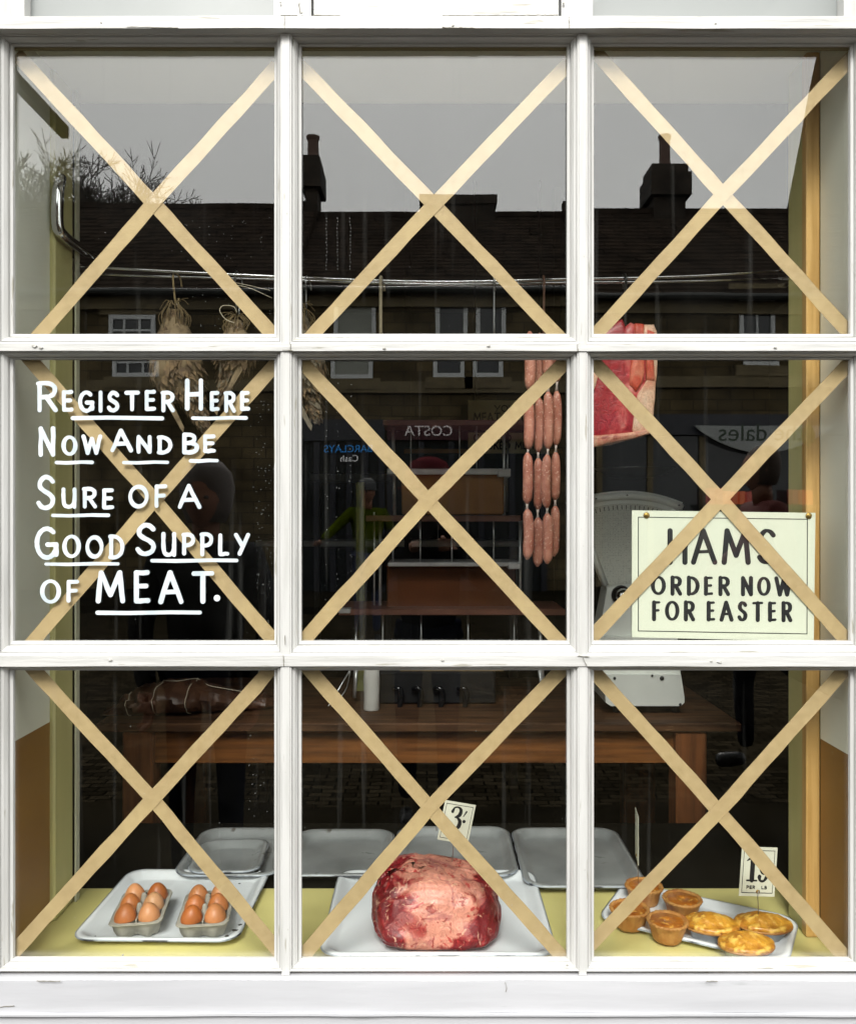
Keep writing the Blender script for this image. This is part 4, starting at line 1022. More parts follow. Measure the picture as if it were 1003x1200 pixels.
for (cx, cY, rz_, nm, seed) in ((-.600, 1.79, R(7.5), "left", 1), (-.463, 1.785, R(7), "right", 2)):
    rnd = random.Random(seed); base = G(cx, cY, LZ + .0058)
    carton(base, rz_, "%s of the two grey paper egg boxes, open with six eggs" % nm)
    colsq = {1: [4, 1, 0, 3, 1, 2], 2: [2, 5, 4, 0, 5, 1]}[seed]
    k = 0
    for j, row in enumerate(("front", "middle", "back")):
        for i, sd2 in enumerate(("left", "right")):
            lx, ly = (i - .5) * .047, (j - 1) * .047
            x = base.x + lx*math.cos(rz_) - ly*math.sin(rz_); y = base.y + lx*math.sin(rz_) + ly*math.cos(rz_)
            shade = ["mid brown", "pale brown", "dark brown", "palest buff", "mid brown", "light brown"][colsq[k]]
            egg(x, y, base.z + .0375, R(rnd.uniform(-8, 6)), R(rnd.uniform(-8, 8)), colsq[k], "%s egg at the %s %s of the %s egg box" % (shade, row, sd2, nm)); k += 1

# ------------------------------------------------------------------ meat joint on the middle tray
jm = meat_mat("raw_joint", (.19, .008, .012), (.36, .03, .03), (.68, .28, .20), 10, .47, .57, [(0, -3.2, .0, 'abs'), (2, 1.1, -.13, None)], seedv=(1.3, .4, .2), streak=True)
jc = G(.022, 1.755, LZ + .006)
m = MB(); nu, nv = 90, 64; loops = []
def se(a, p): return math.copysign(abs(a) ** p, a)
for j in range(1, nv):
    th = math.pi * j / nv; L_ = []
    for i in range(nu):
        ph = 2 * math.pi * i / nu
        x = se(math.cos(ph), .52) * se(math.sin(th), .42) * .133; y = se(math.sin(ph), .6) * se(math.sin(th), .42) * .115; z = -se(math.cos(th), .55) * .067 + .067
        zz = z / .14
        x *= 1.02 - .16 * zz * zz
        if x > 0: z *= 1 - .20 * (x / .13)
        x -= .004 * zz
        if y < 0: y += zz * .045
        p = Vector((x, y, z)); q = p * 12
        p += p.normalized() * (noise.noise(q) * .010 + noise.noise(q * 2.7) * .005)
        f = 1 - abs(noise.noise(q * 1.5 + Vector((3, 1, 9)))); p -= p.normalized() * max(0, f - .82) * .035
        f = 1 - abs(noise.noise(q * 3.4 + Vector((1, 7, 2)))); p -= p.normalized() * max(0, f - .86) * .02
        p.z = max(p.z, .0)
        L_.append(jc + p)
    loops.append(L_)
joint = thing("meat_joint", "large raw red and pink meat joint on the middle tray", "meat", jc)
m.loft(loops, True, True).build("flesh", jm, joint, True)
# ------------------------------------------------------------------ price cards
def cardthing(c, w, h, tilt, yaw, label, draw, spike_to, border=True):
    t = thing("price_card", label, "price card", c)
    rot = Matrix.Rotation(R(yaw), 3, 'Z') @ Matrix.Rotation(R(tilt), 3, 'Y')
    def mp(u, v, d): return c + rot @ Vector((u * w, -d, -v * h))      # u,v in -.5..+.5, v down
    MB().prism([(-.5, -.5), (.5, -.5), (.5, .5), (-.5, .5)], lambda p: mp(p[0], p[1], 0), lambda p: mp(p[0], p[1], -.0009)).build("card", card_m, t)
    k = .43; cs = [(-k, -k), (k, -k), (k, k), (-k, k)]; m = MB()
    for i in range(4):
        a, b2 = cs[i], cs[(i+1) % 4]; ribbon(m, [a, b2], .014, mp, 0, .0002 + i*.00004)
    m.build("border_line", black_ink, t)
    if draw: draw(mp, t)
    b = mp(.02, .5, .0005); MB().tube([mp(.02, .38, .002), b + Vector((0, -.001, -.002)), spike_to], .0008, 6).build("spike", steel, t, True)
    o = MB().lathe([(.004, 0), (.004, .001), (.002, .002)], 10); q = MB(); cc = mp(.02, .40, .0005); q.v = [Vector((v.x + cc.x, cc.y - v.z, v.y + cc.z)) for v in o.v]; q.f = o.f
    q.build("clip", M("aged_brass", (.34, .22, .06)), t, True)
    return t
def vstroke(mp, pts, ws, t, k, name="numeral", n=4, curve=True):
    P = [Vector(p) for p in pts]; P2 = catmull(P, n) if curve else P
    W2 = [lerp_list(ws, i / (len(P2)-1)) for i in range(len(P2))] if len(ws) != len(P2) else ws
    m = MB(); ribbon(m, P2, W2, mp, 0, .00035 + k*.00006); m.build(name, black_ink, t)
def draw3(mp0, t):
    mp = lambda u, v, d: mp0(u * .9 + .05, v * .80 - .08, d)
    vstroke(mp, [(-.27, -.22), (-.22, -.34), (-.1, -.37), (.01, -.3), (.0, -.14), (-.12, -.06), (-.16, -.055)], [.11, .05, .05, .11, .13, .06, .03], t, 0)
    vstroke(mp, [(-.16, -.055), (-.06, -.04), (.05, .06), (.04, .22), (-.08, .3), (-.2, .27), (-.26, .17)], [.03, .06, .13, .14, .06, .05, .12], t, 1)
    vstroke(mp, [(.22, -.27), (.14, -.1)], [.06, .02], t, 0, "shilling_mark", curve=False)
    vstroke(mp, [(.19, .04), (.21, .04)], [.10, .10], t, 0, "shilling_dot", curve=False)
def draw19(mp, t):
    vstroke(mp, [(-.17, -.30), (-.17, .16)], [.13, .13], t, 0, curve=False)
    vstroke(mp, [(-.33, -.22), (-.24, -.27), (-.17, -.33)], [.02, .05, .07], t, 1, curve=False)
    vstroke(mp, [(-.31, .18), (-.03, .18)], [.035, .035], t, 2, curve=False)
    vstroke(mp, [(.02, -.33), (-.01, -.24)], [.05, .02], t, 0, "shilling_mark", curve=False)
    vstroke(mp, arc(.15, -.09, .10, .115, 0, 360, 20), [.12, .08, .05, .05, .08, .12], t, 0, n=1)
    vstroke(mp, [(.255, -.08), (.25, .07), (.17, .18), (.07, .18), (.04, .11)], [.10, .10, .05, .05, .11], t, 2)
    x = -.28
    for wd, x0 in (("PER", -.30), ("LB", .12)):
        for i, ch_ in enumerate(wd):
            m = MB(); a = x0 + i * .085; letter(m, ch_, a, a + .055, .29, .345, .018, mp, .0003); m.build("letter", black_ink, t)
cardthing(W(536.5, 964, 1.80), .067, .084, 12, 8, "ivory price card reading 3 shillings, spiked into the meat joint", draw3, W(531, 1022, 1.815))
cardthing(W(890, 1022, 1.735), .076, .100, 4, 6, "ivory price card reading 1 9 PER LB, spiked into a pie", draw19, W(891, 1082, 1.735))
cardthing(W(748, 980, 1.885), .065, .105, 2, 82, "price card seen edge on, spiked into the back pork pie", None, W(750, 1040, 1.885))

# ------------------------------------------------------------------ pies
crust = M("pork_pie_crust", (.40, .165, .035), .6, col2=(.54, .28, .08), ns=35, bs=90, bstr=.5, bdist=.002, col3=(.28, .085, .02), ns3=22, lo3=.5, hi3=.68)
lidm = M("glazed_pie_lid", (.50, .17, .018), .3, col2=(.20, .04, .008), ns=40, bs=120, bstr=.6, bdist=.002, coat=.5, col3=(.68, .34, .07), ns3=90, lo3=.56, hi3=.64)
gold = M("golden_flaky_pastry", (.68, .33, .03), .42, col2=(.32, .095, .010), ns=38, nd=8, bs=60, bstr=1, bdist=.006, coat=.3, col3=(.80, .48, .09), ns3=60, lo3=.5, hi3=.62)
foil = M("foil_tin", (.62, .64, .66), .3, .9, col2=(.45, .46, .48), ns=20)
def pork_pie(x, Y, label, seed, s=1.0):
    t = thing("pork_pie", label, "pie", G(x, Y, LZ + .0055), seed * .7, "small round pork pies on the tray")
    pr = [(.026, .0), (.0285, .003), (.031, .012), (.034, .026), (.037, .036), (.0405, .042), (.0412, .045), (.039, .048), (.0355, .0465), (.034, .0435)]
    def fn(r, z, a, j): return r * s * (1 + (.028 if j >= 5 else .01) * math.sin(a * 26 + seed) * (1 if j < 9 else 0) + .03 * noise.noise(Vector((math.cos(a)*2 + seed, math.sin(a)*2, z*60))))
    pr2 = [(r, z * .86) for r, z in pr]
    m0 = MB().lathe([(r, z * s) for r, z in pr2], 104, cap=True, fn=fn); displace(m0, .0011, 90, seed); m0.build("crust", crust, t, True, local=True)
    ld_ = [(.035, .0425), (.031, .0445), (.024, .046), (.016, .0470), (.010, .0468), (.0045, .0455), (.0025, .043)]
    ld_ = [(r, z * .86) for r, z in ld_]
    def fn2(r, z, a, j): return r * s * (1 + .02 * noise.noise(Vector((math.cos(a)*3 + seed, math.sin(a)*3, z*90))))
    m = MB().lathe([(r, z * s) for r, z in ld_], 36, cap=True, fn=fn2); displace(m, .0014, 110, seed); m.build("lid", lidm, t, True, local=True)
pork_pie(.484, 1.725, "pork pie nearest the glass, front right of the four", 1)
pork_pie(.420, 1.778, "pork pie at the front left of the four, under the tape", 2)
pork_pie(.543, 1.822, "pork pie at the back right of the four", 3)
pork_pie(.477, 1.885, "pork pie at the back with an edge-on price card in it", 4)
def oval_pie(x, Y, rz_, label, seed, zoff=0, tin=True):
    t = thing("oval_pie", label, "pie", G(x, Y, LZ + .0055 + zoff), rz_, "oval golden pies in foil tins")
    if tin:
        def ff(r, z, a, j): return r * (1 + .012 * math.sin(a * 48))
        MB().lathe([(.036, 0), (.040, .002), (.045, .019), (.050, .0205), (.0505, .0215), (.047, .0212)], 96, sy=.72, cap=True, fn=ff).build("tin", foil, t, True, local=True)
    z0 = .021
    def fn(r, z, a, j): return r * (1 + (.025 * abs(math.sin(a * 17 + seed)) if j <= 4 else 0) + .035 * noise.noise(Vector((math.cos(a)*1.6 + seed, math.sin(a)*1.6, 0))))
    m = MB().lathe([(.046, z0 - .0), (.053, z0 + .002), (.0555, z0 + .006), (.053, z0 + .0105), (.048, z0 + .012), (.043, z0 + .0115), (.034, z0 + .0185), (.02, z0 + .0235), (.008, z0 + .0255), (.001, z0 + .0255)], 84, sy=.72, fn=fn)
    displace(m, .0020, 60, seed); displace(m, .0014, 170, seed); m.build("pastry", gold, t, True, local=True)
    cr = MB().lathe([(.0475, z0 - .0015), (.0535, z0 - .0005), (.0555, z0 + .0035), (.054, z0 + .0045)], 84, sy=.72, fn=fn, cap=False); cr.build("crust_edge", crust, t, True, local=True)
oval_pie(.575, 1.735, R(-8), "left of the three oval golden pies", 1)
oval_pie(.683, 1.738, R(-6), "right of the three oval golden pies, carrying the price card", 2)
oval_pie(.622, 1.668, R(4), "oval golden pie nearest the glass, front one of the three", 3, -.006)

# ------------------------------------------------------------------ table at the back
TZ = 1.5 - .65
tb = thing("wooden_table", "long worn dark wooden shop table with orange brown apron", "table", (0, 1.25, 0))
MB().bbox((-1.02, 1.02, TZ - .028), (.965, 1.75, TZ), .004).build("tabletop", dark_wood, tb)
MB().bbox((-.86, 1.06, TZ - .135), (.84, 1.085, TZ - .029), .003).build("apron", apron_wood, tb)
MB().box((-.92, 1.11, TZ - .135), (-.9, 1.66, TZ - .029)).build("apron", apron_wood, tb)
MB().box((.86, 1.11, TZ - .135), (.88, 1.66, TZ - .029)).build("apron", apron_wood, tb)
for x in (-.945, .855 - .09):
    MB().bbox((x, 1.03, 0), (x + .095, 1.12, TZ - .0285), .006).build("leg", leg_wood, tb)
    MB().bbox((x + (0.02 if x < 0 else -.02), 1.64, 0), (x + .1, 1.72, TZ - .0285), .006).build("leg", leg_wood, tb)

# brown paper parcel
pc = W(205, 822, 2.78); pc.z = TZ
paper = M("brown_wrapping_paper", (.12, .056, .030), .38, col2=(.06, .026, .014), ns=12, bs=30, bstr=.8, bdist=.006)
pt = thing("wrapped_parcel", "large crumpled brown wrapped joint tied with white string on the table", "parcel", pc)
m = MB(); nu, nv = 44, 24; loops = []
def pr_(s_): return lerp_list([.03, .062, .075, .078, .076, .06, .045, .042, .035], s_)
for i in range(nu + 1):
    s_ = i / nu; x = (s_ - .38) * .54; h = pr_(s_); e = math.sin(math.pi * min(max(s_, .03), .97)) ** .25; yo = -.05 + .10 * s_
    L_ = []
    for j in range(nv):
        a = 2 * math.pi * j / nv
        p = Vector((x, yo + math.cos(a) * h * 1.25 * e, max(0, h * .62 * e * (1 + math.sin(a)))))
        q = p * 16; rid = 1 - abs(noise.noise(q)); rid2 = 1 - abs(noise.noise(q * 2.6 + Vector((5, 0, 0))))
        p += Vector((0, math.cos(a), max(0, math.sin(a)))) * ((rid - .7) * .04 + (rid2 - .7) * .022)
        L_.append(pc + p)
    loops.append(L_)
m.loft(loops, True, True).build("wrapping", paper, pt, True, auto=35)
def pring(s_, off=.0):
    i = int(s_ * nu); return [p + (p - pc - Vector(((s_-.38)*.54, -.05 + .1*s_, .03))).normalized() * .002 + Vector((off * math.sin(k), 0, .0)) for k, p in enumerate(loops[i])]
for s_ in (.16, .34, .52, .80):
    rg = pring(s_); rg.append(rg[0]); MB().tube(rg, .0014, 5).build("string", string_m, pt, True)
tl = [max(loops[int(s_*nu)], key=lambda p: p.z) + Vector((0, -.012, .003)) for s_ in (.34, .44, .52, .6, .7, .8, .9)]
MB().tube(tl, .0014, 5, 3).build("string", string_m, pt, True)

# spool of string
sp_ = W(437, 818, 2.80); sp_.z = TZ
spl = thing("string_spool", "tall white spool of butcher string standing on the table", "spool", sp_)
MB().lathe([(.024, 0), (.026, .004), (.0255, .05), (.0265, .1), (.025, .135), (.012, .142)], 20, sp_, fn=lambda r, z, a, j: r * (1 + .02*math.sin(a*2 + z*80))).build("wound_string", M("white_cotton", (.62, .61, .58), .85, bs=80, bstr=.6, stretch=(1, 1, 6)), spl, True)
# black block with four dark handles and a cardboard sheet on top
kb = thing("knife_block", "black box with four dark hooked handles under the rack", "box", W(512, 832, 2.84))
p0, p1 = W(445, 826, 2.90), W(582, 786, 2.90)
MB().bbox((p0.x, 1.28, TZ + .001), (p1.x, 1.42, p1.z), .006).build("box", M("black_crinkle_paint", (.008, .008, .009), .45), kb)
for px in (467, 490, 515, 543):
    c = W(px, 809, 2.86); MB().tube([c + Vector((-.014, 0, .004)), c + Vector((0, -.012, .010)), c + Vector((.012, -.014, 0)), c + Vector((.012, -.016, -.03)), c + Vector((.006, -.018, -.06))], [.007, .009, .010, .011, .006], 8, 4).build("handle", M("black_gloss", (.01, .01, .011), .12), kb, True)
MB().box((W(470, 0, 2.88).x, 1.285, p1.z + .001), (W(592, 0, 2.88).x, 1.43, p1.z + .006)).build("card_sheet", M("cardboard", (.26, .17, .07), .8), kb)
# tongs left of the rack
tg = thing("steel_tongs", "thin steel tongs leaning at the left of the table rack", "tongs", W(395, 828, 2.75))
MB().tube([W(412, 785, 2.80), W(403, 800, 2.79), W(390, 822, 2.76), W(386, 828, 2.75)], .003, 6, 3).build("arm", steel, tg, True)
MB().tube([W(412, 785, 2.80), W(408, 805, 2.79), W(400, 818, 2.78), W(389, 829, 2.76)], .0025, 6, 3).build("arm", steel, tg, True)

# ------------------------------------------------------------------ chrome rack on the table
RK = 2.92
rk = thing("chrome_rack", "tall chrome rack with brown shelves standing on the table", "rack", W(520, 820, RK))
def rod(a, b2, r=.0055, mat=chrome_b, Y=RK, Y2=None, name="rod"): MB().tube([W(*a, Y), W(*b2, Y2 or Y)], r, 8).build(name, mat, rk, True)
rod((419, 783), (417, 818), .006, name="foot"); rod((633, 783), (639, 822), .006, name="foot")
rod((417, 818), (419, 720), .006, name="post"); rod((639, 822), (633, 720), .006, name="post")
rod((447, 716), (447, 610), .006, name="post"); rod((611, 716), (611, 610), .006, name="post")
rod((440, 710), (440, 600), .0035, name="post")
rod((464, 606), (462, 500), .006, name="post"); rod((592, 606), (592, 500), .006, name="post")
rod((595, 600), (597, 500), .004, steel, name="post")
br_s = M("brown_shelf", (.20, .09, .06), .35, col2=(.12, .05, .035), ns=8)
def shelf(x0, x1, y, th, Y0, Y1, mat, name):
    a, b2 = W(x0, y, Y0), W(x1, y, Y0); MB().bbox((a.x, Y0 - 1.6, a.z - th), (b2.x, Y1 - 1.6, a.z), .002).build(name, mat, rk)
shelf(450, 628, 492, .018, RK - .08, RK + .1, br_s, "shelf")
shelf(430, 612, 604, .020, RK - .1, RK + .12, br_s, "shelf")
shelf(398, 664, 714, .020, RK - .12, RK + .14, br_s, "shelf")
shelf(455, 600, 549, .020, RK - .06, RK + .08, chrome_b, "rail_tray")
shelf(456, 612, 659, .014, RK - .1, RK + .1, chrome_b, "rail_tray")
shelf(398, 412, 713.4, .016, RK - .123, RK - .08, chrome_b, "corner_cap")
shelf(585, 600, 551, .022, RK - .064, RK, chrome_b, "corner_cap"); shelf(597, 612, 660, .02, RK - .104, RK, chrome_b, "corner_cap")
amber = M("amber_box_side", (.36, .17, .045), .3, col2=(.28, .12, .03), ns=4, coat=.3)
rbrown = M("red_brown_box", (.17, .055, .02), .3, col2=(.11, .038, .014), ns=4, coat=.3)
for (x0, x1, y0_, y1_, m_, nm) in ((472, 592, 556, 603, amber, "amber brown box on the upper shelf of the rack"), (455, 606, 665, 712, rbrown, "dark red brown box on the lowest shelf of the rack")):
    a, b2 = W(x0, y1_, RK - .03), W(x1, y0_, RK - .03)
    q = MB().bbox((a.x, RK - 1.63, a.z), (b2.x, RK - 1.54, b2.z), .004)
    t2 = thing("shelf_box", nm, "box", a); q.build("body", m_, t2)
    MB().bbox((a.x - .003, RK - 1.634, b2.z + .0005), (b2.x + .003, RK - 1.536, b2.z + .008), .002).build("lid", m_, t2)
for x in (483, 540, 560): rod((x, 494), (x, 549), .0022, Y=RK - .05)
for x in (462, 494, 531, 580): rod((x, 606), (x, 659), .0025, Y=RK - .05)
for x in (450, 495, 550, 604): rod((x, 716), (x, 782), .0028, Y=RK - .05)
# back counter, boards and wall shelf deep in the shop
bc = thing("wall_shelf", "long pale steel shelf edge across the back of the shop", "shelf", W(480, 640, 4.3))
a, b2 = W(300, 641, 4.3), W(612, 634, 4.3)
MB().bbox((a.x, 2.72, a.z), (b2.x, 3.0, b2.z), .003).build("board", M("pale_steel", (.80, .84, .86), .3, .1), bc)
for px in (304, 606): q = W(px, 641, 4.3); MB().box((q.x - .02, 2.8, .0), (q.x + .02, 2.85, q.z)).build("leg", steel, bc)
bc = thing("wall_shelf", "grey shelf high at the left of the back of the shop", "shelf", W(410, 560, 4.2))
a, b2 = W(364, 563, 4.2), W(462, 555, 4.2)
MB().bbox((a.x, 2.6, a.z), (b2.x, 2.9, b2.z), .003).build("board", M("grey_shelf", (.22, .25, .25), .4), bc)
for px in (370, 456): q = W(px, 563, 4.2); MB().box((q.x - .015, 2.7, .0), (q.x + .015, 2.73, q.z)).build("leg", dark_metal, bc)
tp = thing("wooden_post", "thin yellowish wooden post left of the chrome rack", "post", W(424, 830, 3.1))
a, b2 = W(419, 705, 3.1), W(429, 565, 3.1)
MB().bbox((a.x, 1.49, TZ - .0), (b2.x, 1.52, b2.z), .002).build("post", M("yellow_green_wood", (.30, .30, .09), .6, col2=(.18, .19, .08), ns=8), tp)
for (x0, x1, y0_, y1_, lines, lab) in ((550, 642, 469, 499, (("YOUR", 581, 612, 475, 482, 1.1), ("MEAT RATION", 557, 636, 484, 494, 1.7)), "cream sign with Your Meat Ration on the back of the shop"),
                                  (550, 642, 507, 531, (("CORNED", 557, 600, 509, 517, 1.3), ("COOKED MEAT", 557, 634, 518, 526, 1.5)), "lower cream sign with meat lettering and an orange edge")):
    Y = 3.6; t2 = thing("wall_sign", lab, "sign", W((x0+x1)/2, y1_, Y), group="cream signs above the rack")
    mpf = lambda u, v, d, Y=Y: W(u, v, Y) + Vector((0, -d, 0))
    MB().prism([(x0, y0_), (x1, y0_), (x1, y1_), (x0, y1_)], lambda p: mpf(*p, 0), lambda p: mpf(*p, -.01)).build("board", M("aged_cream_board", (.80, .74, .50), .6), t2)
    for (tx, a, b2, c, d, w) in lines:
        for (ch_, p, q) in word_boxes(tx, a, b2, .28):
            m = MB(); letter(m, ch_, p, q, c, d, w, mpf, .001); m.build("letter", black_ink, t2)
    MB().tube([W(x0 + 8, y0_, Y + .005), W(x0 + 8, 60, Y + .005)], .002, 5).tube([W(x1 - 8, y0_, Y + .005), W(x1 - 8, 60, Y + .005)], .002, 5).build("hanging_wire", steel, t2)
t2 = thing("picture_rail", "orange brown wooden bar behind the rack", "bar", W(560, 531, 3.65))
a, b2 = W(475, 531, 3.65), W(660, 526, 3.65)
MB().box((a.x, 2.05, a.z), (b2.x, 2.07, b2.z)).build("bar", M("orange_bar", (.42, .22, .05), .5), t2)
MB().box((a.x, 2.071, 0), (a.x + .03, 2.09, 3.0 - .1)).box((b2.x - .03, 2.071, 0), (b2.x, 2.09, 2.9)).build("upright", black_i, t2)

# ------------------------------------------------------------------ weighing scale
SY = 2.80
scl = thing("weighing_scale", "old white enamel fan shaped shop scale on the right of the table", "scale", W(748, 826, SY))
sc_m = M("grey_white_enamel", (.86, .88, .83), .35, col2=(.76, .78, .74), ns=6, coat=.3, col3=(.06, .05, .04), ns3=24, lo3=.75, hi3=.76)
def fan(cx, cy, r0, r1, a0, a1, n=26):
    return [(cx + r1*math.sin(R(a0 + (a1-a0)*k/n)), cy - r1*math.cos(R(a0 + (a1-a0)*k/n))) for k in range(n+1)] + [(cx + r0*math.sin(R(a1 + (a0-a1)*k/6)), cy - r0*math.cos(R(a1 + (a0-a1)*k/6))) for k in range(7)]
fc = (735, 742)
MB().prism(fan(*fc, 36, 167, -23.5, 23.5), lambda p: W(*p, SY), lambda p: W(*p, SY) + Vector((0, .07, 0))).build("fan_housing", sc_m, scl)
mesh_m = bpy.data.materials.new("perforated_dial"); mesh_m.use_nodes = True
n, l = mesh_m.node_tree.nodes, mesh_m.node_tree.links; b = n["Principled BSDF"]; tc = n.new("ShaderNodeTexCoord")
vo = n.new("ShaderNodeTexVoronoi"); vo.inputs["Scale"].default_value = 190; vo.inputs["Randomness"].default_value = .15; l.new(tc.outputs["Object"], vo.inputs["Vector"])
rr = n.new("ShaderNodeValToRGB"); rr.color_ramp.elements[0].position = .25; rr.color_ramp.elements[0].color = (.10, .10, .09, 1); rr.color_ramp.elements[1].position = .45; rr.color_ramp.elements[1].color = (.66, .67, .60, 1)
l.new(vo.outputs["Distance"], rr.inputs["Fac"]); l.new(rr.outputs[0], b.inputs["Base Color"]); b.inputs["Roughness"].default_value = .4
MB().prism(fan(fc[0], fc[1], 58, 152, -20, 20), lambda p: W(*p, SY) + Vector((0, -.003, 0)), lambda p: W(*p, SY) + Vector((0, .01, 0))).build("dial", mesh_m, scl)
rimv = MB()
top = [(fc[0] + 161*math.sin(R(a)), fc[1] - 161*math.cos(R(a))) for a in range(-24, 25, 2)]
rimv.tube([W(*p, SY) + Vector((0, -.002, 0)) for p in top], .013, 8, flat=.9); rimv.build("arched_rim", sc_m, scl, True)
for a in (-20.5, 20.5):
    MB().tube([W(fc[0] + 60*math.sin(R(a*1.15)), fc[1] - 60*math.cos(R(a)), SY), W(fc[0] + 156*math.sin(R(a*1.06)), fc[1] - 156*math.cos(R(a*1.06)), SY)], .011, 8).build("side_rib", sc_m, scl, True)
tk = MB()
for a in range(-18, 19, 2):
    p = [(fc[0] + q*math.sin(R(a)), fc[1] - q*math.cos(R(a))) for q in (150, 145)]
    ribbon(tk, p, .8, lambda u, v, d: W(u, v, SY) + Vector((0, -.0035 - d, 0)), 0, .0005, caps=False)
tk.build("tick_marks", black_ink, scl)
for a in (-13, 0, 22): MB().lathe([(.0035, 0), (.003, .003), (.0005, .004)], 8, W(fc[0] + 161*math.sin(R(a)), fc[1] - 161*math.cos(R(a)), SY) + Vector((0, -.018, 0))).build("rivet", dark_metal, scl, True)
MB().prism([(712, 690), (758, 690), (775, 756), (700, 756)], lambda p: W(*p, SY) + Vector((0, -.012, 0)), lambda p: W(*p, SY) + Vector((0, .09, 0))).build("neck", sc_m, scl)
MB().prism([(698, 744), (790, 744), (794, 790), (694, 790)], lambda p: W(*p, SY) + Vector((0, -.05, 0)), lambda p: W(*p, SY) + Vector((0, .12, 0))).build("shoulder", sc_m, scl)
MB().prism([(704, 786), (792, 786), (796, 812), (796, 818), (792, 822), (712, 822), (706, 818)], lambda p: W(*p, SY) + Vector((0, -.07, 0)), lambda p: W(*p, SY) + Vector((0, .14, 0))).build("base", sc_m, scl)
kn = MB().lathe([(.032, 0), (.033, .006), (.028, .016), (.015, .024), (.001, .026)], 20); c = W(728, 697, SY) + Vector((0, -.012, 0)); q = MB(); q.v = [Vector((v.x + c.x, c.y - v.z, v.y + c.z)) for v in kn.v]; q.f = kn.f
q.build("knob_collar", M("black_gloss", (.01, .01, .011)), scl, True)
kn = MB().lathe([(.024, 0), (.024, .012), (.017, .026), (.001, .030)], 20); c = W(729, 697, SY) + Vector((0, -.022, 0)); q = MB(); q.v = [Vector((v.x + c.x, c.y - v.z, v.y + c.z)) for v in kn.v]; q.f = kn.f
q.build("knob", chrome, scl, True)
for px in (722, 790):
    q = W(px, 824, SY); MB().lathe([(.012, TZ + .0005 - TZ), (.014, .004), (.010, q.z - TZ + .012)], 12, (q.x, SY - 1.6 - .03, TZ)).build("foot", black_ink, scl, True)
for px, py, r in ((716, 790, .005), (759, 787, .004), (770, 790, .0075), (791, 820, .005)):
    kn = MB().lathe([(r, 0), (r*.8, .002), (.0005, .003)], 9); c = W(px, py, SY) + Vector((0, -.0725, 0)); q = MB(); q.v = [Vector((v.x + c.x, c.y - v.z, v.y + c.z)) for v in kn.v]; q.f = kn.f
    q.build("bolt", dark_metal, scl, True)
MB().lathe([(.05, 0), (.10, .01), (.14, .03), (.145, .035)], 30, W(745, 560, SY + .35) - Vector((0, 0, 0))).build("weighing_pan", steel, scl, True).hide_render = False

